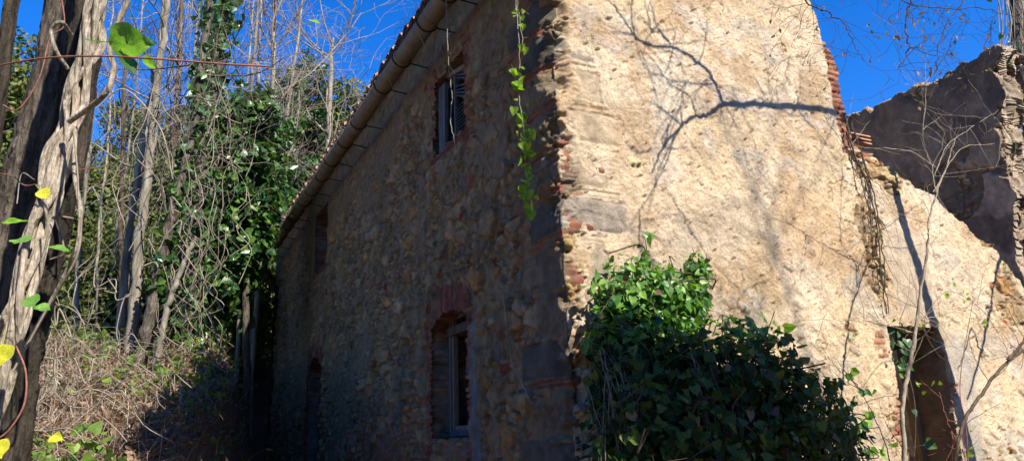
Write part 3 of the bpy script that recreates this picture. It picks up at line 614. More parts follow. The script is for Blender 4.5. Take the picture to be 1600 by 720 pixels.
# ------------------------------------------------------------------ vegetation toolkit
LEAF_HEART = (np.array([(0, 0, 0), (-.34, -.10, .03), (-.50, .22, .07), (-.30, .62, .03), (0, 1.0, -.06), (.30, .62, .03), (.50, .22, .07), (.34, -.10, .03), (0, .35, -.05)]),
              np.array([(8, 0, 1), (8, 1, 2), (8, 2, 3), (8, 3, 4), (8, 4, 5), (8, 5, 6), (8, 6, 7), (8, 7, 0)]))
LEAF_OVAL = (np.array([(0, 0, 0), (-.28, .35, .05), (0, 1, 0), (.28, .35, .05)]), np.array([(0, 2, 1), (0, 3, 2)]))
def leaves(cen, size, rs, nrm=None, spread=0.8, tmpl=LEAF_HEART, droop=0.3, jitter=0.4):
    n = len(cen); V0, T0 = tmpl
    N = rs.normal(size=(n, 3))*spread
    if nrm is not None: N = N+nrm
    N /= np.linalg.norm(N, axis=1)[:, None]+1e-9
    A = rs.normal(size=(n, 3)); A[:, 2] -= droop*3; A -= (A*N).sum(1)[:, None]*N; A /= np.linalg.norm(A, axis=1)[:, None]+1e-9
    B = np.cross(A, N); sz = size*(1+jitter*(rs.random(n)-.5)*2)
    V = cen[:, None, :]+sz[:, None, None]*(V0[None, :, 0, None]*B[:, None, :]+V0[None, :, 1, None]*A[:, None, :]+V0[None, :, 2, None]*N[:, None, :]*(0.5+1.5*rs.random((n, 1, 1))))
    T = (np.arange(n)[:, None, None]*len(V0)+T0[None]).reshape(-1, 3)
    return V.reshape(-1, 3), T
def leafobj(name, cen, size, mat, seed, parent=None, **k):
    k.setdefault('jitter', .55)
    V, T = leaves(np.asarray(cen), size, np.random.RandomState(seed), **k)
    o = mesh_np(name, V, None, T, M[mat], None, False)
    if parent is not None: adopt_any(parent, o)
    return o
def grow(b, p, d, ln, r, depth, rs, tips, wig=.22, upb=.08, nseg=6, kids=3, minr=.002, decay=.62, sides=5):
    pts = [p]; rr = [r]; dd = d/np.linalg.norm(d); st = ln/nseg; nodes = []
    for k in range(nseg):
        dd = dd+rs.normal(size=3)*wig+UZ*upb; dd /= np.linalg.norm(dd); p = p+dd*st; pts.append(p); rr.append(max(minr, r*(1-.65*(k+1)/nseg))); nodes.append((p, dd, rr[-1]))
    b.tube(pts, rr, sides if depth > 1 else 4 if depth else 3, False)
    tips.append(p)
    if depth <= 0: return
    for k in range(kids):
        q = nodes[rs.randint(1, nseg)] if nseg > 1 else nodes[0]
        ax = rs.normal(size=3); ax -= (ax @ q[1])*q[1]; ax /= np.linalg.norm(ax)+1e-9
        nd = q[1]*rs.uniform(.35, .9)+ax*rs.uniform(.5, 1.0)
        grow(b, q[0], nd, ln*rs.uniform(.45, .8)*decay/.62, max(minr, q[2]*.7), depth-1, rs, tips, wig, upb, nseg, kids, minr, decay, sides)
def blob(rs, n, cen, r, shell=.35):
    d = rs.normal(size=(n, 3)); d /= np.linalg.norm(d, axis=1)[:, None]
    k = (1-shell*rs.random(n)**1.3)[:, None]; return np.asarray(cen)+d*k*np.asarray(r), d
def trunk_px(b, pix, radii, sides=10, n=8, wob=0.0, seed=0, down=True):
    """pix: (x, y, Y) nodes from top to bottom; extended into the ground"""
    pts = [P(*q) for q in pix]
    if down:
        a, c = pts[-2], pts[-1]; d = (c-a)/np.linalg.norm(c-a); q = c.copy()
        for _ in range(80):
            if q[2] < gh(q[0], q[1])-.1: break
            q = q+d*.1
        if np.linalg.norm(q-c) > .15: pts.append(q); radii = list(radii)+[radii[-1]*1.15]
    pp = spline(pts, n); rr = np.interp(np.linspace(0, 1, len(pp)), np.linspace(0, 1, len(radii)), radii)
    if wob:
        rs = np.random.RandomState(seed); pp[1:-1] += rs.normal(size=(len(pp)-2, 3))*wob
    b.tube(pp, rr, sides); return pp, rr

# ------------------------------------------------------------------ the bush on the gable
RS = np.random.RandomState(11)
bush = empty('ivy_bush', G(1120, 700, .4)*np.array([1, 1, 0])+np.array([0, 0, .1]), 'dense green ivy bush with heart shaped leaves sprawling against the sunlit gable', 'bush')
BL = [((1000, 480), .22, (.44, .22, .42), 850), ((968, 550), .22, (.32, .22, .42), 560), ((1040, 480), .25, (.42, .24, .36), 750), ((1045, 590), .4, (.58, .35, .48), 1150), ((1150, 590), .60, (.55, .45, .50), 1500),
      ((1225, 650), .7, (.55, .45, .46), 1250), ((1100, 690), .7, (.8, .45, .55), 1500), ((1290, 705), .55, (.36, .35, .38), 600), ((1000, 690), .45, (.45, .35, .6), 800), ((1180, 800), .7, (1.0, .5, .7), 1500), ((1000, 830), .5, (.7, .4, .7), 900), ((1090, 440), .10, (.13, .10, .28), 170)]
cs = []; ns = []
for (x, y), d, r, n in BL:
    c0 = G(x, y, d); q, dr = blob(RS, n, (0, 0, 0), (1, 1, 1), .55)
    lump = .82+.36*noise(dr[:, 0]*2.3+x*.01, dr[:, 1]*2.3, dr[:, 2]*2.3, 7); q = q*lump[:, None]
    w = c0+q[:, :1]*R*r[0]-q[:, 1:2]*L*r[1]+q[:, 2:]*UZ*r[2]
    k = ((w-C) @ L) < -0.05; cs.append(w[k]); ns.append((dr[k, :1]*R-dr[k, 1:2]*L+dr[k, 2:]*UZ)*.5+np.array(UZ)*.35-L*.35)
cs = np.concatenate(cs); ns = np.concatenate(ns); cs[:, 2] = np.maximum(cs[:, 2], .1)
up = np.concatenate([np.full(int(k_), 0) for k_ in ()]) if 0 else None
M['shadeivy'] = mat_leaf('shaded_ivy_leaves', [(.018, .036, .010), (.03, .06, .013), (.05, .09, .018), (.085, .13, .025), (.14, .15, .03)], 0.2, 0.55, 0.2)  # darker leaf colour: cast shade on the lower and right bush painted in
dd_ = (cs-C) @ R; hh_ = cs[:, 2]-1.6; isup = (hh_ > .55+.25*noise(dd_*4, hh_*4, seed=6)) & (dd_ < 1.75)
rsz = .035+.06*RS.random(len(cs))**1.3
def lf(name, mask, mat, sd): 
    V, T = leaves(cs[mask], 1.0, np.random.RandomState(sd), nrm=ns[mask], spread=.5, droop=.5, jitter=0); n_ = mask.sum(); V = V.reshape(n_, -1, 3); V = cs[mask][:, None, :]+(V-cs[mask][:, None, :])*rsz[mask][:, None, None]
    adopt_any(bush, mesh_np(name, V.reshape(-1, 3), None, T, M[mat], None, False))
lot = RS.random(len(cs)); lf('leaves', isup & (lot > .02), 'bushleaf', 1); lf('shaded_leaves', ~isup & (lot > .02), 'shadeivy', 2); lf('dead_leaves', lot <= .02, 'deadleaf', 5)
sm = MB()
for k in range(230):
    x_ = RS.uniform(915, 1330); y_ = RS.uniform(530, 640)+max(0, x_-1180)*.6; p_ = G(x_, y_, .72 if x_ > 1080 else .5); n_ = 7; dx_ = RS.normal()*.12; sw = RS.uniform(-1, 1)*.10
    pts_ = [p_+R*(dx_*t+sw*math.sin(t*3))-UZ*(t*RS.uniform(.5, 1.1))-L*(.12*math.sin(t*2.5)) for t in np.linspace(0, 1, n_)]; sm.tube(spline(pts_, 4), RS.choice([.0018, .0025, .0035]), 4, False)
sm.build('hanging_stems', M['barkC'], bush)
b = MB()
for k in range(420):
    i_ = RS.randint(len(cs)); e_ = cs[i_]; st = G(RS.uniform(950, 1280), 850, .35); st[2] = .15; mid = (st+e_)/2+RS.normal(size=3)*.15
    if k % 2: st = e_+RS.normal(size=3)*.16; mid = (st+e_)/2+RS.normal(size=3)*.12
    b.tube(spline([st, mid, e_+RS.normal(size=3)*.03], 5), .004 if k % 3 else .007, 4, False)
for x0, y0, x1, y1 in ((1005, 450, 1008, 372), (1100, 470, 1103, 395)):
    b.tube(spline([G(x0, y0, .25), G((x0+x1)/2+6, (y0+y1)/2, .22), G(x1, y1, .2)], 5), .004, 4, False)
b.build('stems', M['barkD'], bush)
q = []
for x0, y0, x1, y1, n in ((1005, 420, 1010, 375, 7), (1092, 470, 1103, 398, 12), (1180, 500, 1230, 520, 8), (1300, 620, 1335, 570, 9), (1310, 650, 1360, 600, 10), (1320, 690, 1365, 640, 12), (1330, 720, 1400, 690, 10), (915, 470, 935, 430, 5)):
    for k in range(n): t = RS.random(); q.append(G(lerp(x0, x1, t)+RS.normal()*5, lerp(y0, y1, t)+RS.normal()*5, .28))
leafobj('leaves', q, .08, 'bushleaf', 3, bush, nrm=-L*.8, spread=.5)


# vine shoot in the doorway
vs = empty('doorway_ivy', G(1410, 640, .1), 'thin ivy shoot with a few dark green leaves climbing in the gable doorway', 'ivy')
b = MB(); pp = spline([G(1425, 780, .12), G(1430, 640, .10), G(1412, 560, -.05), G(1398, 515, -.02), G(1404, 500, .02)], 8); b.tube(pp, .005, 5); b.build('stem', M['barkD'], vs)
leafobj('leaves', np.vstack([pp[12:]+RS.normal(size=(len(pp)-12, 3))*.03, [G(x+RS.normal()*8, y, .05) for x, y in ((1400, 520), (1408, 530), (1402, 545), (1396, 560), (1404, 575), (1440, 640), (1450, 690), (1436, 600), (1400, 650))]]), .085, 'ivy', 8, vs, nrm=-L*.9, spread=.4)

# ------------------------------------------------------------------ saplings and stems before the gable
def gtree(name, label, cat, stems, mat, twigs=None, group=None, seed=0, leafmat=None, extra=None):
    """stems: list of ((x, y, d) nodes, r0, r1) lying d metres in front of the gable"""
    base = G(*stems[0][0][-1]); rt = empty(name, (base[0], base[1], gh(base[0], base[1])), label, cat, group); rs = np.random.RandomState(seed); b = MB(); tips = []
    for nodes, r0, r1 in stems:
        pts = [G(*q) for q in nodes]; pp = spline(pts, 8); pp[1:-1] += rs.normal(size=(len(pp)-2, 3))*.004; b.tube(pp, np.linspace(r1, r0, len(pp)), 7)
        if twigs:
            for k in range(int(twigs[0]*len(pp)/24)+1):
                i_ = rs.randint(0, int(len(pp)*twigs[2] if len(twigs) > 2 else len(pp))); a = rs.normal(size=3)*.7; a = a-(a @ L)*L*.6; grow(b, pp[i_], a+UZ*.35, twigs[1]*rs.uniform(.5, 1.1), .0035, 1, rs, tips, .12, .05, 6, 2, .0012)
    b.build('trunk', M[mat], rt); return rt, tips
def gsap(nodes, r0, r1): return (nodes, r0, r1)
rt, tips = gtree('sapling', 'slim bare sapling with crooked pale twigs rising past the gable doorway', 'sapling',
    [gsap([(1493, 215, .9), (1490, 250, .9), (1462, 245, .9)][:1]+[(1478, 262, .9), (1455, 330, .9), (1447, 400, .9), (1437, 470, .85), (1424, 560, .8), (1410, 640, .8), (1414, 720, .8), (1416, 900, .8), (1420, 1010, .8)], .026, .005),
     gsap([(1445, 95, 1.0), (1446, 160, 1.0), (1442, 215, .95), (1455, 260, .9), (1462, 300, .9)], .007, .003),
     gsap([(1560, 172, .9), (1510, 205, .9), (1478, 230, .9), (1460, 275, .9)], .006, .002),
     gsap([(1320, 228, .7), (1370, 232, .8), (1420, 236, .9), (1462, 262, .9)], .006, .003),
     gsap([(1600, 222, 1.0), (1545, 226, 1.0), (1500, 235, .95), (1458, 300, .9)], .005, .002),
     gsap([(1340, 600, .9), (1360, 640, .9), (1385, 700, .85), (1405, 800, .8)], .006, .002),
     gsap([(1255, 500, .7), (1330, 500, .75), (1380, 506, .8), (1430, 520, .8)], .005, .002),
     gsap([(1590, 452, .9), (1540, 470, .9), (1480, 490, .85), (1440, 500, .85)], .004, .002)], 'barkC', (7, .5), seed=4)
rt, tips = gtree('arching_stem', 'brown arching stem curving up to the right beside the doorway', 'shrub stem',
    [gsap([(1640, 520, .9), (1600, 546, .9), (1565, 575, .9), (1530, 620, .9), (1506, 660, .9), (1492, 720, .9), (1486, 820, .9), (1485, 1010, .9)], .017, .014),
     gsap([(1608, 520, 1.0), (1590, 545, .95), (1575, 562, .92)], .018, .012)], 'barkD', (5, .45, .8), seed=6)
rt, tips = gtree('brown_shoot', 'thin reddish shoot standing right of the doorway by the arching stem', 'shrub stem',
    [gsap([(1467, 612, .7), (1478, 650, .7), (1495, 690, .7), (1510, 740, .7), (1520, 1000, .7)], .006, .003)], 'redtwig', (6, .3), seed=7)
lv = [G(x+RS.normal()*6, y+RS.normal()*6, .7) for x, y in ((1490, 445), (1500, 462), (1472, 450), (1520, 470), (1545, 500), (1546, 508), (1440, 505), (1410, 495), (1505, 680), (1512, 690), (1520, 700), (1440, 600), (1465, 590)) for _ in range(2)]
rt = empty('leafy_twig', G(1500, 700, .7), 'thin twig with scattered small lime green leaves before the right wall', 'twig')
leafobj('leaves', lv, .045, 'lime', 14, rt, spread=1)
b = MB(); b.tube(spline([G(1440, 500, .7), G(1480, 455, .7), G(1530, 480, .7), G(1560, 520, .7)], 6), .003, 4, False); b.tube(spline([G(1520, 470, .7), G(1500, 600, .7), G(1512, 700, .7), G(1515, 1000, .7)], 8), .004, 4, False); b.build('stem', M['redtwig'], rt)
# old vine stems clinging to the gable under the notch
ov = empty('wall_vine', G(1375, 480, .05), 'dark twisted dead vine stems clinging under the notch of the gable', 'vine')
b = MB()
for k, (xs, r) in enumerate([(((1318, 195), (1330, 250), (1352, 300), (1366, 360), (1372, 430), (1382, 500)), .011), (((1326, 205), (1345, 262), (1362, 318), (1372, 380), (1378, 440), (1385, 500)), .009), (((1340, 240), (1356, 300), (1352, 350), (1362, 410), (1370, 470)), .007), (((1316, 190), (1322, 230), (1340, 290), (1356, 350), (1360, 420)), .008)]):
    pp = spline([G(x+4, y-10, .09+.02*math.sin(i_*2+k)) for i_, (x, y) in enumerate(xs)], 8); pp[1:-1] += RS.normal(size=(len(pp)-2, 3))*.006; b.tube(pp, np.linspace(r, r*.5, len(pp)), 6)
    for q_ in range(7): grow(b, pp[RS.randint(2, len(pp)-2)], R*RS.normal()*.5-UZ*1.0-L*.1, RS.uniform(.15, .5), .004, 1, RS, [], .12, -.05, 6, 1, .0015)
b.build('stem', M['barkD'], ov)

# ------------------------------------------------------------------ trees beyond the right edge: they cast the branch and trunk shadows on the gable
def lift(x, y, tau): return G(x, y, 0)+S*tau
sh = empty('bare_tree', (lift(1520, 900, 2.4)[0], lift(1520, 900, 2.4)[1], 0), 'bare forked tree standing close beside the gable at the right', 'tree')
b = MB(); T1 = 2.4
def lb(pix, r0, r1, tau=T1, side=7):
    pp = spline([lift(x, y, tau) for x, y in pix], 8); pp[1:-1] += RS.normal(size=(len(pp)-2, 3))*.005; b.tube(pp, np.linspace(r0, r1, len(pp)), side); return pp
lb([(1388, 150), (1378, 250), (1392, 300), (1410, 370), (1430, 430), (1448, 500), (1478, 600), (1505, 700), (1540, 850), (1570, 1050), (1590, 1300)], .045, .085, side=10)
lb([(1385, 240), (1350, 205), (1310, 188), (1265, 178), (1200, 173), (1125, 170)], .036, .027)
lb([(1125, 170), (1108, 130), (1085, 105), (1045, 82), (1015, 82), (985, 66), (965, 35), (930, 0)], .020, .007)
lb([(1045, 82), (1020, 50), (1010, 10)], .010, .004)
lb([(1125, 170), (1100, 188), (1075, 192), (1060, 205), (1030, 240), (1012, 280)], .022, .008)
lb([(1082, 190), (1072, 160), (1040, 140), (1020, 110), (1000, 90)], .010, .004)
lb([(1212, 174), (1208, 150), (1210, 130)], .006, .003); lb([(1150, 172), (1140, 150), (1135, 135)], .006, .003)
lb([(1600, 330), (1560, 400), (1545, 470), (1530, 540), (1505, 630)], .030, .012, 2.0); lb([(1528, 570), (1512, 520), (1500, 560), (1490, 585)], .012, .006, 2.0)
pp = spline([lift(1600, 330, 2.0), lift(1570, 500, 2.2)+R*.5, lift(1590, 1200, 2.4)], 8); b.tube(pp, .035, 7)
for k in range(60):
    x, y, tt_ = [(1045, 90), (1012, 60), (985, 66), (1108, 130), (1060, 205), (1030, 240), (1200, 173), (1240, 176), (1150, 175), (1300, 185)][k % 10]+(0,)
    grow(b, lift(x, y, T1), R*RS.normal()*.8+UZ*RS.normal()*.9+S*.4, RS.uniform(.3, 1.0), .0065, 1, RS, [], .15, 0, 6, 2, .0018)
for (x, y) in ((1085, 105), (1045, 85), (985, 66), (1012, 240), (1060, 205), (1108, 140)):
    grow(b, lift(x, y, T1), R*RS.uniform(-1, .3)+UZ*RS.normal()*.8+S*.3, RS.uniform(.7, 1.1), .009, 2, RS, [], .16, 0, 6, 3, .002)
b.build('trunk', M['barkA'], sh)
# a farther bare tree: soft twig shadows
ft = empty('bare_tree', np.append((G(1250, 700, 0)+S*13+R*2)[:2], 0), 'tall bare tree standing further off at the right with fine twigs', 'tree')
b = MB(); base = np.array(ft.location); tips = []
top = G(1185, 330, 0)+S*14.0
b.tube(spline([base-UZ*.3, base+UZ*1.5, lerp(base, top, .6)+R*.2, top], 8), np.linspace(.09, .02, 25), 8)
for k in range(11): grow(b, top+RS.normal(size=3)*.1-(k % 3)*.4*(top-base)/np.linalg.norm(top-base), RS.normal(size=3)+UZ*.3-R*.5, RS.uniform(.9, 1.7), .016, 2, RS, tips, .15, .02, 6, 3, .003)
b.build('trunk', M['barkA'], ft)
# evergreen whose crown shades the lower bush
ev = empty('evergreen_tree', np.append((G(1120, 700, .6)+S*4.6)[:2], 0), 'dense low evergreen tree behind the viewer that shades the ivy bush', 'tree')
cc0 = G(1075, 690, .45)+S*4.4
b = MB(); b.tube(spline([np.array(ev.location)-UZ*.3, np.array(ev.location)+UZ*1.5, cc0], 8), np.linspace(.12, .06, 17), 8); tips = []
for k in range(9): grow(b, cc0-UZ*.3, RS.normal(size=3)+UZ*.2, .8, .02, 1, RS, tips, .15, .02, 5, 3, .003)
b.build('trunk', M['barkA'], ev)
E2 = [(G(990, 700, .3)+S*4.4, .50), (G(1130, 655, .6)+S*4.4, .50), (G(1210, 680, .6)+S*4.4, .50), (G(915, 645, .1)+S*4.4, .42), (G(1290, 730, .5)+S*4.4, .40), (G(1080, 760, .6)+S*4.4, .7), (G(900, 700, .1)+S*4.4, .5), (G(1180, 590, .6)+S*4.4, .36), (G(1235, 800, .6)+S*4.4, .6)]
cs = []
for c_, r_ in E2: q, dr = blob(RS, int(5200*r_*r_), c_, (r_, r_, r_*.9), .8); cs.append(q)
leafobj('crown', np.concatenate(cs), .10, 'ivy', 21, ev, spread=1)


oc = empty('evergreen_tree', (3.2, 1.5, 0), 'unseen evergreen added overhead right of the viewer to shade the foot of the bank', 'tree')  # unseen crown added only to darken the bank face
def gpx(x, y):
    r = ray(x, y); t = .5/r[1]
    for _ in range(400):
        p = EYE+r*t
        if p[2] < gh(p[0], p[1]): break
        t += .05/r[1]
    return p
cs = []; cen = []
for x, y in ((262, 735), (300, 735), (340, 730), (385, 730), (282, 690), (320, 690), (360, 690), (302, 650), (338, 650), (375, 650), (322, 612), (355, 612), (338, 578), (370, 575), (352, 550), (400, 690), (325, 668), (330, 710), (345, 628), (312, 632), (362, 668), (348, 592)):
    p_ = gpx(x, y)
    for tau in np.arange(7, 15, .4):
        c_ = p_+S*tau; d_ = (c_-EYE) @ Fd; yy = 360-FPX*((c_-EYE) @ Up)/max(d_, .05)
        if yy < -FPX*.55/max(d_, .3)-40: break
    cen.append(c_); q, dr = blob(RS, 520, c_, (.37, .37, .37), .9); cs.append(q)
b = MB(); mc = np.mean(cen, 0)+UZ*1.2; b.tube(spline([(3.2, 1.5, -.3), (3.0, 1.8, 3), mc], 6), np.linspace(.13, .05, 13), 8)
for c_ in cen: b.tube(spline([mc, (mc+c_)/2+UZ*.5, c_], 4), .02, 5, False)
b.build('trunk', M['barkA'], oc); leafobj('crown', np.concatenate(cs), .2, 'ivy', 22, oc, spread=1)

# tree at the right edge with hanging vines
p0 = P(1592, 60, 7.3); rt_t = empty('vine_covered_tree', (G(1690, 720, -.7)[0], G(1690, 720, -.7)[1], 0), 'dark tree trunk hung with pale vines at the right end of the ruin', 'tree')
b = MB(); tb = [G(1588, -60, -.7), G(1592, 60, -.7), G(1612, 200, -.7), G(1640, 400, -.7), G(1690, 720, -.7), G(1740, 1050, -.7)]
b.tube(spline(tb, 8), np.linspace(.10, .15, 41), 10); b.build('trunk', M['barkA'], rt_t)
b = MB()
for k in range(16):
    x0 = RS.uniform(1555, 1600); pts = [G(x0+RS.normal()*5+.09*j*40, -20+j*48, -.45+RS.normal()*.05) for j in range(10 if k % 2 else 5)]
    b.tube(spline(pts, 6), RS.uniform(.004, .011), 5, False)
b.build('vines', M['barkC'], rt_t)
leafobj('leaves', [G(RS.uniform(1545, 1600), RS.uniform(0, 110), -.4) for _ in range(16)], .08, 'ivy', 23, rt_t)

# hanging seed twigs against the sky, upper right
def sky_branch(nodes, Y, r, seed, label, n=10, tw=.45, pods=True):
    rt = empty('hanging_branch', P(nodes[0][0], nodes[0][1], Y), label, 'branch', 'bare branches over the ruin'); rs = np.random.RandomState(seed); b = MB(); tips = []
    pp = spline([P(x, y, Y) for x, y in nodes], 8); pp[1:-1] += rs.normal(size=(len(pp)-2, 3))*.006; b.tube(pp, np.linspace(r, r*.35, len(pp)), 6)
    for k in range(n):
        i_ = rs.randint(2, len(pp)); a = rs.normal(size=3); a[1] *= .4; a[2] -= .5; grow(b, pp[i_], a, tw*rs.uniform(.5, 1.2), r*.28, 2, rs, tips, .20, -.06, 6, 2, .0013)
    b.build('branch', M['barkD'], rt)
    if pods:
        tips = np.array(tips); tips = tips[rs.random(len(tips)) < .5]; [leafobj('seed_pod', tips[k:k+1], .04, 'deadleaf', seed+k, rt, tmpl=LEAF_OVAL, droop=2.0) for k in range(len(tips))]
    return rt
sky_branch([(1255, -60), (1258, 0), (1290, 18), (1320, 40), (1335, 70), (1350, 95)], 5.0, .007, 31, 'left of the two hanging branches with seed pods over the ruin', 12)
sky_branch([(1440, -60), (1425, 0), (1415, 40), (1420, 75), (1402, 110)], 5.0, .009, 32, 'right of the two hanging branches with seed pods over the ruin', 13)
sky_branch([(1560, -40), (1500, 10), (1470, 60), (1462, 110), (1440, 140)], 5.2, .006, 33, 'long thin hanging twig drooping towards the top of the rear wall', 8)
sky_branch([(1300, -60), (1360, -20), (1440, 10), (1530, 14), (1600, 30)], 5.2, .006, 34, 'thin nearly level twig crossing the sky over the rear wall', 9, .35)

# ------------------------------------------------------------------ hanging vines before the shaded wall
def vine(nodes, Y, r, mat, label, leafn=0, lsize=.06, leafmat='lime', yr=None, name='hanging_vine', seed=1):
    rt = empty(name, P(nodes[-1][0], nodes[-1][1], Y) if Y > 0 else Fr(nodes[-1][0], nodes[-1][1], -Y), label, 'vine', 'vines hanging before the front wall'); rs = np.random.RandomState(seed)
    pp = spline([P(x, y, Y) if Y > 0 else Fr(x, y, -Y) for x, y in nodes], 8); pp[1:-1] += rs.normal(size=(len(pp)-2, 3))*.003; b = MB(); b.tube(pp, r, 5, False)
    for k in range(3): i_ = rs.randint(3, len(pp)-2); grow(b, pp[i_], rs.normal(size=3), .12, r*.5, 0, rs, [], .2, -.1)
    b.build('stem', M[mat], rt)
    if leafn:
        c_ = []
        for k in range(leafn):
            y = yr[0]+(yr[1]-yr[0])*rs.random(); i_ = np.argmin([abs(lerp(nodes[0][1], nodes[-1][1], t)-y) for t in np.linspace(0, 1, len(pp))]); c_.append(pp[i_]+rs.normal(size=3)*.022)
        leafobj('leaves', np.array(c_), lsize, leafmat, seed, rt, nrm=np.array([.3, -.8, .3]), spread=.6, droop=1.2)
    return rt
vine([(804, -80), (806, 0), (812, 80), (810, 140), (818, 200), (822, 260), (828, 335)], 5.4, .004, 'barkC', 'vine with yellow green heart leaves hanging before the house corner', 64, .062, 'lime', (90, 330), seed=3)
vine([(812, -80), (808, 0), (812, 30), (818, 80)], 5.4, .003, 'barkC', 'short leafy vine tip above the long leafy vine at the corner', 12, .05, 'lime', (-10, 80), seed=4)
vine([(697, -60), (698, 20), (700, 90), (706, 150), (704, 190), (714, 235)], 6.2, .0045, 'barkC', 'bare pale knotted vine hanging before the upper shuttered window', 0, seed=5)
vine([(608, 120), (616, 150), (625, 195)], 7.5, .004, 'barkC', 'short bare vine dangling from the gutter left of the upper window', 0, seed=6)
vine([(722, 430), (730, 445), (742, 462), (750, 465)], -.12, .006, 'barkC', 'short looped vine in front of the brick window arch', 0, seed=8)
vine([(784, 440), (790, 490), (800, 560), (812, 590), (828, 625)], -.12, .006, 'barkC', 'long bare vine right of the lower window on the stones', 0, seed=9)
vine([(650, 40), (662, 70), (670, 85)], 7.0, .004, 'barkC', 'tiny dangling vine end beside the gutter near the top', 0, seed=10)
# dry creeper lying along the gutter
b = MB(); cr = empty('gutter_creeper', GP(7), 'dry wiry creeper with straw coloured stems growing along the gutter', 'creeper')
for k in range(300):
    u = RS.uniform(1.5, 15)**1.0; p = GP(u)-R*.05+UZ*.08; a = RS.normal(size=3)*.5+UZ*.7-R*.3; grow(b, p, a, RS.uniform(.08, .3), .003, 1 if k % 3 == 0 else 0, RS, [], .3, -.05, 5, 2, .002)
b.build('stems', M['barkC'], cr); cr['kind'] = 'stuff'

# ------------------------------------------------------------------ left foreground: two trunks and the twisted vine
def bigtrunk(nodes, radii, mat, label, seed, name='leaning_tree'):
    b = MB(); pts = [P(*q) for q in nodes]; a, c = pts[-2], pts[-1]; d = (c-a)/np.linalg.norm(c-a); q = c.copy()
    while q[2] > gh(q[0], q[1])-.15: q = q+d*.05
    pts.append(q); radii = list(radii)+[radii[-1]*1.2]; pp = spline(pts, 16); n = len(pp); rr = np.interp(np.linspace(0, 1, n), np.linspace(0, 1, len(radii)), radii)
    T = np.gradient(pp, axis=0); T /= np.linalg.norm(T, axis=1)[:, None]; N = np.cross(T, UZ*.2+Fd); N /= np.linalg.norm(N, axis=1)[:, None]; B = np.cross(T, N); K = 64
    th = np.arange(K)/K*2*math.pi; Lg = np.arange(n)*np.linalg.norm(pp[1]-pp[0]); TH, LL = np.meshgrid(th, Lg)
    rid = np.abs(fbm(np.cos(TH)*5+20+seed, np.sin(TH)*5+20+LL*2.2, 4, 300+seed, .6)-.5)*2; big = fbm(np.cos(TH)*1.2+9, np.sin(TH)*1.2+9+LL*1.1, 3, 320+seed)-.5
    RR = rr[:, None]*(1+.30*big+.16*sst(0, .5, rid)-.08)
    V = pp[:, None, :]+RR[..., None]*(np.cos(TH)[..., None]*N[:, None, :]+np.sin(TH)[..., None]*B[:, None, :])
    i_ = np.arange(n-1)[:, None]*K; j_ = np.arange(K)[None, :]; k_ = (j_+1) % K; b.add(V.reshape(-1, 3), np.stack([i_+j_, i_+k_, i_+K+k_, i_+K+j_], -1).reshape(-1, 4))
    rt = empty(name, (pp[-1][0], pp[-1][1], gh(pp[-1][0], pp[-1][1])), label, 'tree', 'leaning trunks in the left foreground'); b.build('trunk', M[mat], rt)
bigtrunk([(330, -780, 3.4), (225, -400, 3.4), (122, -80, 3.4), (98, 0, 3.4), (76, 120, 3.4), (43, 240, 3.4), (15, 340, 3.4), (-22, 470, 3.4), (-60, 620, 3.4), (-85, 720, 3.4)], [.065, .068, .072, .074, .077, .08, .083, .088, .093, .10], 'barkA', 'thick rough barked leaning tree trunk at the far left behind the twisted vine', 1)
bigtrunk([(330, -900, 2.75), (235, -400, 2.75), (158, -80, 2.75), (142, 0, 2.75), (130, 100, 2.75), (107, 240, 2.75), (84, 340, 2.75), (56, 460, 2.75), (33, 560, 2.75), (8, 720, 2.75)], [.05, .054, .058, .06, .062, .064, .064, .065, .066, .07], 'barkE', 'dark leaning trunk wrapped by the pale twisted vine', 2)
bigtrunk([(120, -500, 5.0), (30, -60, 5.0), (10, 60, 5.0), (-14, 240, 5.0), (-40, 460, 5.0), (-60, 700, 5.0)], [.045, .05, .05, .055, .06, .065], 'barkE', 'dark trunk cut by the left edge behind the two big leaning trunks', 3)
bigtrunk([(300, -780, 4.2), (122, -80, 4.2), (96, 20, 4.2), (84, 120, 4.2), (76, 200, 4.2), (66, 280, 4.1), (54, 360, 4), (34, 470, 3.9), (8, 600, 3.9), (-15, 760, 3.9)], [.045, .048, .05, .052, .055, .056, .06, .062, .065], 'barkB', 'pale narrow trunk seen in the gap between the two big leaning trunks', 4)
# twisted bundle
tv = empty('twisted_vine', (P(20, 720, 2.45)[0], P(20, 720, 2.45)[1], gh(*P(20, 720, 2.45)[:2])), 'pale woody vine of many twisted strands coiling up the dark trunk', 'vine')
ax = spline([P(330, -700, 2.6), P(240, -330, 2.55), P(175, -80, 2.5), P(152, 0, 2.5), P(140, 65, 2.5), P(122, 130, 2.5), P(114, 178, 2.5), P(90, 235, 2.48), P(78, 300, 2.47), P(60, 360, 2.46), P(37, 460, 2.45), P(10, 560, 2.45), P(-22, 680, 2.45), P(-60, 860, 2.45)], 16)
nA = len(ax); tt = np.arange(nA)
TA = np.gradient(ax, axis=0); TA /= np.linalg.norm(TA, axis=1)[:, None]; NA = np.cross(TA, UZ*.2+Fd); NA /= np.linalg.norm(NA, axis=1)[:, None]; BA = np.cross(TA, NA)
b = MB()
for k in range(13):
    ph = k*2*math.pi/13+RS.uniform(-.3, .3); rr_ = (.025+.011*math.sin(k*2.3))*(1+.25*np.sin(tt*.11+k)); sp = (.085 if k % 3 else -.06)
    th = ph+tt*sp+.5*np.sin(tt*.07+k); pts = ax+rr_[:, None]*(np.cos(th)[:, None]*NA+np.sin(th)[:, None]*BA)
    b.tube(pts, (.0105+.004*math.sin(k*1.7))*(1+.12*np.sin(tt*.3+k)), 8, False)
b.build('strand', M['vinebark'], tv)
b = MB()
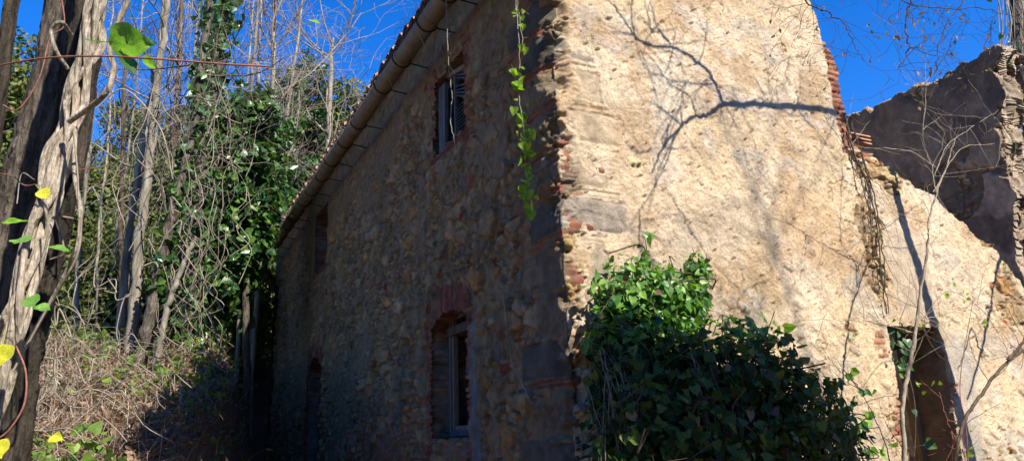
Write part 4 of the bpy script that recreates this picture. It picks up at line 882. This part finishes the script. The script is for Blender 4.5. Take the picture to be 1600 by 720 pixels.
for pts, r in ([[(200, 0, 2.3), (172, 70, 2.3), (178, 110, 2.3), (165, 145, 2.3), (140, 168, 2.35), (108, 190, 2.4)], .010], [[(112, 55, 2.4), (96, 35, 2.3), (80, 48, 2.3), (88, 80, 2.3), (106, 108, 2.35)], .007],
               [[(118, 200, 2.4), (116, 270, 2.35), (126, 330, 2.3), (120, 380, 2.3), (96, 440, 2.35), (40, 540, 2.4)], .007]):
    b.tube(spline([P(*q) for q in pts], 8), r, 7)
b.build('side_shoot', M['vinebark'], tv)
# thin runners around the trunks
def runner(nodes, r, mat, label, leafs=None, name='vine_runner', lm='bigleaf', ls=.06):
    rt = empty(name, P(*nodes[0]), label, 'vine'); b = MB(); pp = spline([P(*q) for q in nodes], 8); b.tube(pp, r, 5, False); b.build('stem', M[mat], rt); return rt
runner([(-30, 108, 2.2), (60, 92, 2.15), (150, 88, 2.1), (240, 92, 2.1), (345, 100, 2.1), (420, 104, 2.12)], .0032, 'redtwig', 'thin reddish runner stretched level across both big trunks')
runner([(115, 205, 2.2), (121, 270, 2.2), (124, 340, 2.2), (118, 420, 2.2), (30, 600, 2.2)][:3], .003, 'barkC', 'thin straw coloured runner hanging beside the dark trunk')
runner([(25, 540, 2.2), (40, 580, 2.2), (38, 630, 2.2), (15, 670, 2.2), (-10, 690, 2.2)], .003, 'redtwig', 'red looping runner at the foot of the twisted vine')
runner([(-10, 270, 2.6), (20, 275, 2.6), (45, 290, 2.6), (110, 268, 2.6), (160, 262, 2.6)], .002, 'redtwig', 'fine red runner crossing the trunks low at the left')
runner([(95, -10, 2.5), (100, 40, 2.5), (78, 60, 2.5), (62, 120, 2.5), (30, 170, 2.5), (5, 165, 2.5)], .003, 'redtwig', 'brown runner curling down in front of the leaning trunk')
runner([(150, 170, 2.3), (195, 140, 2.3), (250, 200, 2.35), (270, 280, 2.35)], .0025, 'barkC', 'pale thin runner drooping right of the twisted vine')
runner([(20, 580, 2.3), (80, 470, 2.3), (120, 400, 2.25), (128, 330, 2.25)], .004, 'barkC', 'straw coloured stem crossing before the lower twisted vine')
def oneleaf(x, y, Y, size, up, nrm, mat, label, name='leaf'):
    """single near leaf with a folded midrib and a real outline"""
    c0 = P(x, y, Y); N = np.array(nrm, float); N /= np.linalg.norm(N); A = Rt*up[0]-Up*up[1]; A = A-(A @ N)*N; A /= np.linalg.norm(A); B = np.cross(A, N)
    V = [c0]; rows = 9; T = []
    prof = [.0, .42, .52, .54, .50, .42, .32, .20, .09, .0]
    V = []
    for i_ in range(10):
        t = i_/9; w = prof[i_]; z = -.10*math.sin(t*math.pi)-.12*t*t
        for s_ in (-1, -.5, 0, .5, 1): V.append(c0+size*(A*(t-(.10*abs(s_) if i_ < 3 else 0))+B*w*s_+N*(z+.22*abs(s_)*w+.035*math.sin(t*13+s_*2.5)+.03*math.sin(x+t*5))))
    Q = [[i_*5+j, i_*5+j+1, (i_+1)*5+j+1, (i_+1)*5+j] for i_ in range(9) for j in range(4)]
    b_ = len(V)
    for i_ in range(5):      # leaf stalk
        q_ = c0-size*(A*.16*i_-N*.03*i_*i_*.4)
        for s_ in (-1, 1): V.append(q_+B*s_*size*.018)
    Q += [[b_+2*i_, b_+2*i_+1, b_+2*i_+3, b_+2*i_+2] for i_ in range(4)]
    o = mesh_np(name, np.array(V), Q, None, M[mat], None, True); tag(o, label, 'leaf', 'single leaves near the viewer'); return o
oneleaf(176, 66, 2.1, .125, (1, .38), (-.45, .35, 1.0), 'bigleaf', 'large bright green leaf right of the twisted vine near the top')
oneleaf(192, 84, 2.14, .085, (-.25, 1), (.8, -.3, .5), 'ivy', 'dark green leaf hanging under the large bright leaf')
oneleaf(225, 92, 2.12, .05, (.6, .7), (.3, .5, 1), 'bigleaf', 'small green leaf tip touching the right of the large bright leaf')
oneleaf(4, 540, 2.0, .065, (.05, 1), (.1, -.9, .3), 'yellow', 'glowing yellow leaf at the left edge low on the vine')
oneleaf(64, 298, 2.3, .042, (.5, .6), (.1, -.9, .4), 'yellow', 'small yellow leaf stuck on the twisted vine halfway up')
oneleaf(38, 345, 2.25, .07, (-1, -.05), (.1, -.2, 1), 'bigleaf', 'green leaf seen edge on left of the twisted vine')
oneleaf(75, 385, 2.2, .07, (1, .35), (.1, -.3, 1), 'bigleaf', 'green leaf pointing right low on the twisted vine')
oneleaf(45, 375, 2.2, .055, (-1, .5), (.2, -.6, .8), 'bigleaf', 'green leaf pointing left beside the lower twisted vine')
oneleaf(46, 465, 2.2, .050, (.5, .8), (-.1, -.8, .6), 'bigleaf', 'upper leaf of the green pair below the crossing stem')
oneleaf(58, 478, 2.2, .045, (.8, .5), (.1, -.5, .8), 'bigleaf', 'lower leaf of the green pair below the crossing stem')
oneleaf(484, 32, 3.0, .055, (.5, .6), (.1, -.5, .8), 'lime', 'lone bright leaf against the sky left of the gutter')
oneleaf(338, -6, 2.4, .05, (.4, 1), (.1, -.5, .8), 'ivy', 'green leaf peeking down from the top edge')
oneleaf(-4, 690, 2.0, .05, (.4, 1), (.1, -.8, .4), 'yellow', 'yellow green leaf in the lower left corner')
oneleaf(80, 682, 3.0, .05, (1, .3), (.1, -.6, .6), 'yellow', 'yellow leaf lying among the brambles at lower left')

# ------------------------------------------------------------------ mid-distance saplings and ivy clad trunks on the bank
def ptree(name, label, nodes, radii, mat, seed, group, tw=(10, 1.6, .012, 2), ivy=None, sides=9):
    b = MB(); pp, rr = trunk_px(b, nodes, radii, sides, 8, .012, seed); rs = np.random.RandomState(seed); f = pp[-1]
    rt = empty(name, (f[0], f[1], gh(f[0], f[1])), label, 'tree', group); tips = []
    if tw[0]:
        for k in range(tw[0]):
            i_ = rs.randint(0, int(len(pp)*.62)); a = rs.normal(size=3); a[2] = abs(a[2])+.3; grow(b, pp[i_], a, tw[1]*rs.uniform(.5, 1.2), tw[2], tw[3], rs, tips, .16, .04, 6, 3, .004)
    b.build('trunk', M[mat], rt)
    if ivy:
        n, sp, sz, lm, i0, i1 = ivy; q = []
        k = rs.randint(int(len(pp)*i0), int(len(pp)*i1), n); t = rs.random(n); k2 = np.minimum(k+1, len(pp)-1)
        q = pp[k]*(1-t)[:, None]+pp[k2]*t[:, None]; cl = .5+1.1*noise(q[:, 2]*1.6, q[:, 2]*0+seed, seed=seed)
        a = rs.normal(size=(n, 3)); a /= np.linalg.norm(a, axis=1)[:, None]; q = q+a*(rr[k][:, None]+sp*cl[:, None]*rs.random((n, 1))); leafobj('ivy', q, sz, lm, seed, rt, nrm=a, spread=.6)
    return rt, pp, tips
SG = 'slim trees growing on the bank'
ptree('slim_tree', 'straight slim pale trunk in the middle of the bank', [(268, -80, 11), (260, 20, 11), (247, 130, 11), (232, 260, 11), (216, 400, 11), (204, 545, 11)], [.045, .05, .06, .07, .08, .088], 'barkB', 3, SG, (6, 1.8, .02, 2))
ptree('slim_tree', 'thinner grey trunk just left of the straight slim pale trunk', [(262, -80, 11.5), (252, 60, 11.5), (232, 180, 11.5), (212, 290, 11.5), (198, 400, 11.5), (186, 540, 11.5)], [.035, .05, .055, .06, .065, .07], 'barkB', 4, SG, (5, 1.6, .02, 2))
ptree('slim_tree', 'brown slanting trunk right of the straight slim pale trunk', [(340, -60, 10.5), (318, 80, 10.5), (298, 220, 10.5), (272, 320, 10.5), (248, 430, 10.5), (228, 530, 10.5)], [.05, .055, .065, .075, .08, .09], 'barkA', 5, SG, (6, 1.6, .02, 2), (500, .12, .09, 'ivy', .05, .7))
ptree('slim_tree', 'dark thin trunk forking against the sky above the woods', [(285, -60, 13), (280, 90, 13), (277, 180, 13), (270, 260, 13), (268, 400, 13), (262, 530, 13)], [.04, .05, .05, .06, .06, .07], 'barkD', 6, SG, (8, 1.8, .02, 2))
ptree('slim_tree', 'short leaning stick trunk by the ivy covered tree', [(300, 380, 10), (285, 420, 10), (262, 480, 10), (250, 540, 10)], [.03, .035, .04, .045], 'barkB', 7, SG, (0, 1, .01, 1))
ptree('slim_tree', 'thin dark trunk at the left margin of the woods', [(196, 60, 14), (193, 180, 14), (190, 330, 14), (190, 520, 14)], [.03, .04, .045, .05], 'barkD', 8, SG, (10, 1.6, .015, 2))
ptree('slim_tree', 'pale bare tree spreading twigs left of the roof', [(520, 60, 22), (516, 140, 22), (512, 240, 22), (508, 400, 22)], [.05, .07, .08, .09], 'barkC', 9, SG, (16, 3.2, .03, 3))
ptree('slim_tree', 'pale forked bare tree between the ivy trees and the gutter', [(430, -60, 17), (428, 60, 17), (425, 160, 17), (412, 300, 17), (398, 520, 17)], [.04, .045, .05, .055, .06], 'barkC', 10, SG, (18, 3.0, .03, 3))
ptree('ivy_covered_tree', 'leaning trunk covered in bright ivy rising out of the frame', [(372, -80, 12.6), (352, 20, 12.6), (332, 140, 12.6), (318, 260, 12.6), (306, 380, 12.6), (296, 540, 12.6)], [.10, .11, .12, .12, .13, .15], 'barkA', 11, 'ivy clad trees left of the house', (9, 1.6, .015, 2), (1900, .20, .10, 'ivy', 0, .85))
ptree('ivy_covered_tree', 'dark ivy hung trunk just left of the brightest ivy trunk', [(335, -60, 13.2), (326, 90, 13.2), (306, 220, 13.2), (290, 340, 13.2), (276, 540, 13.2)], [.06, .07, .08, .08, .10], 'barkA', 12, 'ivy clad trees left of the house', (8, 1.5, .015, 2), (1100, .24, .10, 'lime', 0, .8))
for k, (xt, xb, Y, r, m_) in enumerate([(150, 118, 14, .045, 'barkB'), (176, 150, 16, .03, 'barkC'), (222, 168, 17, .035, 'barkB'), (310, 262, 14.5, .04, 'barkC'), (330, 282, 16, .06, 'barkB'), (395, 345, 15, .03, 'barkC'), (402, 352, 15, .05, 'barkB'), (408, 372, 17, .05, 'barkC'), (470, 392, 18, .05, 'barkC')]):
    ptree('slim_tree', ['thin trunk close right of the big twisted vine', 'thin pale trunk between the twisted vine and the grey slim trunks', 'thin trunk leaning right behind the thinner grey trunk', 'very thin pale stem behind the straight slim pale trunk', 'thin pale trunk just right of the straight slim pale trunk', 'thin stem in front of the glossy ivy', 'thin pale trunk rising out of the glossy ivy', 'slim bare trunk behind the glossy ivy mass', 'thin pale trunk rising from the dark ivy next to the house end'][k],
          [(xt+8, -90, Y), (xt, 20, Y), (lerp(xt, xb, .35)+4, 190, Y), (lerp(xt, xb, .7)-3, 370, Y), (xb, 535, Y)], [r*.45, r*.6, r*.8, r, r*1.1], m_, 120+k, SG, (9, 1.7, .013, 2))
def blobtree(name, label, x, Y, ytop, blobs, sz, mat, seed, n, group, yb=540, tmpl=LEAF_OVAL, bark='barkA', tr=.16):
    """blobs: (x, y, radius in metres, squash, dY)"""
    rs = np.random.RandomState(seed); b = MB(); pp, rr = trunk_px(b, [(x-2, ytop, Y), (x+3, (ytop*2+yb)/3, Y), (x, (ytop+yb)/2, Y), (x, yb, Y)], [tr*.3, tr*.6, tr*.8, tr], 8, 6, .02, seed); f = pp[-1]
    rt = empty(name, (f[0], f[1], gh(f[0], f[1])), label, 'tree', group); cs = []; ns_ = []
    for (bx, by, r, sq, dy) in blobs:
        c0 = P(bx, by, Y+dy); i_ = np.argmin(np.linalg.norm(pp-c0, axis=1)); 
        b.tube(spline([pp[i_]-UZ*.4*r, lerp(pp[i_], c0, .5)+rs.normal(size=3)*.1, c0], 5), np.linspace(tr*.35, .02, 11), 5, False)
        for kk in range(5): grow(b, c0, rs.normal(size=3), r*.8, .018, 1, rs, [], .2, .03, 5, 3, .004)
        m = int(n*r*r); d = rs.normal(size=(m, 3)); d /= np.linalg.norm(d, axis=1)[:, None]
        lum = .55+.75*noise(d[:, 0]*2.2+bx, d[:, 1]*2.2, d[:, 2]*2.2, seed); rad_ = r*lum*(1-.5*rs.random(m)**1.5)
        q = c0+d*rad_[:, None]*np.array([1, 1, sq]); gap = noise(q[:, 0]*1.9, q[:, 2]*1.9, q[:, 1]*1.9, seed+3) > .36
        cs.append(q[gap]); ns_.append(d[gap]*.8+UZ*.3)
    b.build('trunk', M[bark], rt); leafobj('crown', np.concatenate(cs), sz, mat, seed, rt, nrm=np.concatenate(ns_), spread=.6, tmpl=tmpl); return rt
IG = 'ivy clad trees left of the house'
blobtree('ivy_covered_tree', 'tall broad tree smothered in dark green ivy at the left of the gutter', 470, 23, 95, [(478, 135, 1.0, 1.3, 0), (455, 185, 1.35, 1.1, 0), (490, 215, 1.3, 1.1, .5), (430, 250, 1.5, 1.1, -.3), (465, 290, 1.5, 1.1, 0), (415, 330, 1.5, 1.1, .4), (440, 380, 1.4, 1.2, .3)], .17, 'ivy', 41, 2200, IG)
blobtree('ivy_covered_tree', 'glossy ivy mass hanging down beside the ivy covered trunk', 385, 14.5, 170, [(390, 200, .85, 1.1, 0), (368, 250, .85, 1.2, 0), (385, 290, .85, 1.1, 0), (352, 330, .75, 1.3, .3), (370, 370, .75, 1.2, 0), (345, 420, .7, 1.3, 0), (352, 450, .65, 1.2, .4), (325, 480, .6, 1.2, .2)], .13, 'ivy', 42, 2600, IG, tmpl=LEAF_HEART, tr=.07)
blobtree('ivy_covered_tree', 'ivy covered tree whose top shows above the gutter line', 545, 24, 160, [(540, 185, 1.3, 1, 0), (520, 235, 1.6, 1.1, 0), (560, 225, 1.3, 1, 0), (500, 290, 1.7, 1.1, 0), (480, 340, 1.6, 1.1, 0)], .2, 'farleaf', 43, 1500, IG)
WG = 'evergreen trees of the woods behind'
wd = [(205, 36, 150, 'far tree top under the sky behind the thinner grey trunk'), (262, 34, 165, 'far tree top under the sky behind the slim pale trunk'), (330, 33, 150, 'far tree top under the sky behind the leaning ivy trunk'), (175, 30, 205, 'grey green tree top at the left of the woods behind the saplings'), (235, 27, 235, 'dull green tree behind the straight slim pale trunk'), (290, 31, 200, 'round headed tree of the woods below the open sky'), (345, 26, 215, 'dense tree of the woods behind the ivy covered trunks'), (140, 24, 255, 'dark tree of the woods seen just right of the big trunks'),
      (205, 21, 330, 'low dark tree directly behind the slim trunks'), (265, 20, 350, 'low bushy tree behind the slanting brown trunk'), (325, 19.5, 360, 'low bushy tree behind the ivy hung trunks'), (30, 22, 60, 'tree behind the far left trunks reaching near the top edge'), (60, 28, 130, 'tree showing in the gap between the big trunks'), (385, 24, 260, 'tree filling the space behind the glossy ivy mass'), (150, 18, 400, 'low shrubby tree right of the twisted vine')]
for k, (x, Y, yt, lb_) in enumerate(wd):
    rs = np.random.RandomState(60+k); bl = []; px = 1164/Y
    for j in range(7):
        yy = yt+1.2*px+j*(520-yt-1.2*px)/6; bl.append((x+rs.normal()*22*(.4+.12*j), yy, 1.35+.10*j+rs.uniform(-.2, .3), .95, rs.normal()*.6))
    blobtree('evergreen_tree', lb_, x, Y, yt+20, bl, .19 if Y > 23 else .15, 'farleaf', 60+k, 1150 if Y > 23 else 1500, WG, 560)
for k, (x, Y, yt) in enumerate([(-60, 20, -60), (-150, 18, -100)]):
    bl = [(x+RS.normal()*40, yt+80+j*80, 1.7, 1, 0) for j in range(7)]
    blobtree('evergreen_tree', ['tree beyond the left edge of the view by the far left trunks', 'outermost tree beyond the left edge of the view'][k], x, Y, yt, bl, .17, 'farleaf', 80+k, 900, WG, 600)

# ------------------------------------------------------------------ tangle of creepers between the trees, undergrowth on the bank
b = MB(); rs = np.random.RandomState(77)
for k in range(150):
    Y = rs.uniform(10.5, 14); x = rs.choice([rs.uniform(130, 400), rs.normal(305, 28), rs.normal(320, 20)]); y0 = rs.uniform(-40, 420); n = 6; ln = rs.uniform(80, 260)
    pts = [P(x+rs.normal()*9*(1+j*.4)-j*6, min(y0+ln*j/(n-1), 560), Y+rs.normal()*.08) for j in range(n)]
    b.tube(spline(pts, 5), rs.choice([.003, .004, .007]), 4, False)
for k in range(60):
    Y = rs.uniform(8, 15); x = rs.uniform(150, 560); y = rs.uniform(-20, 380); 
    if y > 520-x*.55+60 and x > 380: continue
    grow(b, P(x, y, Y), rs.normal(size=3)*np.array([1, .5, .8]), rs.uniform(.5, 1.6), .006, 2, rs, [], .2, 0, 6, 2, .0022)
tag(b.build('creeper_tangle', M['barkC']), 'pale dry creepers and fine twigs tangled between the bank trees', 'creepers', kind='stuff')
b = MB(); 
for k in range(60):
    Y = rs.uniform(2.6, 6); x = rs.uniform(-40, 150) if k < 34 else rs.uniform(120, 290); y = rs.uniform(150, 640)
    n = 5; a = rs.normal(size=2)*60; pts = [P(x+a[0]*j/4+rs.normal()*10, y+abs(a[1])*j/4+rs.normal()*14, Y) for j in range(n)]; b.tube(spline(pts, 6), rs.choice([.0015, .0025, .004]), 4, False)
tag(b.build('near_creepers', M['barkC']), 'thin dry creepers looping around the big leaning trunks', 'creepers', kind='stuff')
# bank vegetation
def bank_points(n, rs, xr=(-40, 440), Yr=(3.2, 16), pw=1.0):
    Y = Yr[0]+(Yr[1]-Yr[0])*rs.random(n)**pw; x = xr[0]+(xr[1]-xr[0])*rs.random(n); X = (x-800)/1216*Y; 
    dx = X-C[0]; dy = Y-C[1]; v = -(dx*R[0]+dy*R[1]); u = dx*L[0]+dy*L[1]; k = (v > crest(u)-.12-.5*rs.random(n)**3) | ((u > 16) & (v > -.5))
    return np.stack([X[k], Y[k]], 1)
def blades(n, rs, ln, wd, lean, **kw):
    p = bank_points(n, rs, **kw); n = len(p); z = gh(p[:, 0], p[:, 1]); p = np.column_stack([p, z-.02]); sc = np.clip(p[:, 1]/9, .6, 1.6)
    az = rs.random(n)*2*math.pi; d = np.stack([np.cos(az), np.sin(az), np.zeros(n)], 1); l_ = ln*(.4+.9*rs.random(n)); w = wd*sc*(.6+.8*rs.random(n)); be = lean*(.3+rs.random(n)); sd_ = np.stack([-np.sin(az), np.cos(az), np.zeros(n)], 1)
    rows = []; K = 5
    for j in range(K):
        t = j/(K-1); hgt = l_*(np.sin(t*1.9)/1.0)*(1-be*.55); out = l_*t*be+l_*.10*np.sin(t*5+az*3); c = p+d*out[:, None]+UZ*(hgt)[:, None]*1.0
        ww = (w*(1-.75*t))[:, None]; rows += [c-sd_*ww, c+sd_*ww]
    V = np.stack(rows, 1).reshape(-1, 3); o = np.arange(n)[:, None, None]*2*K; q = np.array([[2*j, 2*j+1, 2*j+3, 2*j+2] for j in range(K-1)])[None]; return V, (o+q).reshape(-1, 4)
V1, Q1 = blades(30000, rs, .34, .0028, 1.55, pw=1.3); V2, Q2 = blades(6500, rs, .6, .0036, 1.35, pw=1.1)
tag(mesh_np('dry_grass', np.vstack([V1, V2]), np.vstack([Q1, Q2+len(V1)]), None, M['drygrass'], None, False), 'dry straw grass and dead stalks covering the bank', 'grass', kind='stuff')
b = MB(); pb = bank_points(750, rs)
for q in pb:
    if -((q[0]-C[0])*R[0]+(q[1]-C[1])*R[1]) < crest((q[0]-C[0])*L[0]+(q[1]-C[1])*L[1])+.55: continue
    p = np.array([q[0], q[1], gh(q[0], q[1])]); a = rs.normal(size=3); a[2] = abs(a[2])+.3; n = 6; l_ = rs.uniform(.4, 1.1); hd = a[:2]/np.linalg.norm(a[:2])
    pts = [p+np.array([hd[0]*l_*t, hd[1]*l_*t, l_*.45*math.sin(t*2.9)])+rs.normal(size=3)*.04 for t in np.linspace(0, 1, n)]; b.tube(spline(pts, 4), rs.choice([.002, .003, .0045]), 4, False)
tag(b.build('brambles', M['barkC']), 'arching dead bramble canes across the bank', 'brambles', kind='stuff')
p = bank_points(15000, rs); p = np.column_stack([p, gh(p[:, 0], p[:, 1])+.03+.12*rs.random(len(p))]); leafobj('leaf_litter', p, .075, 'deadleaf', 91, None, nrm=UZ*1.0, spread=.6, tmpl=LEAF_OVAL, droop=0)
tag(bpy.data.objects['leaf_litter'], 'fallen brown leaves scattered over the bank', 'leaves', kind='stuff')
p = bank_points(5200, rs); cl = noise(p[:, 0]*1.1, p[:, 1]*1.1, seed=93) > .52; p = p[cl]; p = np.column_stack([p, gh(p[:, 0], p[:, 1])+.05+.4*rs.random(len(p))]); leafobj('weeds', p, .06, 'greenery', 92, None, nrm=UZ*.8, spread=.7, tmpl=LEAF_HEART, droop=0)
tag(bpy.data.objects['weeds'], 'low green bramble leaves and weeds in patches on the bank', 'weeds', kind='stuff')

# ------------------------------------------------------------------ unseen trees added around the viewer to block sky light from the gable
rs = np.random.RandomState(200); cs = []
for c_, r_ in (((0, 0, 6.0), 2.6), ((.6, .4, 3.6), 2.4), ((-.6, -.3, 8.0), 1.9), ((0, .8, 2.0), 1.8)):
    q, dr = blob(rs, 900, c_, (r_, r_, r_), .6); cs.append(q)
blockroot = empty('evergreen_tree', (3, -8.5, 0), 'unseen evergreen tree added close behind the viewer to block sky light', 'tree', 'trees added around the viewer to block sky light')
b = MB(); b.tube(spline([(3, -8.5, -.3), (3.1, -8.5, 3), (3, -8.4, 8)], 5), np.linspace(.2, .06, 11), 8); b.build('trunk', M['barkA'], blockroot)
leafobj('crown', np.concatenate(cs)+np.array([3, -8.5, 0]), .42, 'ivy', 201, blockroot, tmpl=LEAF_OVAL, spread=1)
for k, (x, y, sc, lb_) in enumerate([(-3, -11, 1.1, 'unseen sky blocking tree added straight behind the viewer'), (9.5, -6.5, .95, 'unseen sky blocking tree added behind the viewer on the right'), (13, -1, .85, 'unseen sky blocking tree added right of the bare trees by the gable'), (16, 5, .8, 'small unseen sky blocking tree added off the right end of the ruin'), (-8, -9.5, 1.1, 'unseen sky blocking tree added behind the viewer on the left'), (8, -14, 1.4, 'tallest unseen sky blocking tree added far behind the viewer'), (2.5, -17, 1.5, 'broad unseen sky blocking tree added deepest behind the viewer')]):
    c_ = blockroot.copy(); COL.objects.link(c_); c_.location = (x, y, 0); c_.scale = (sc, sc, sc); c_.rotation_euler = (0, 0, k*1.3); c_['label'] = lb_
    for ch in blockroot.children:
        d_ = ch.copy(); COL.objects.link(d_); d_.parent = c_
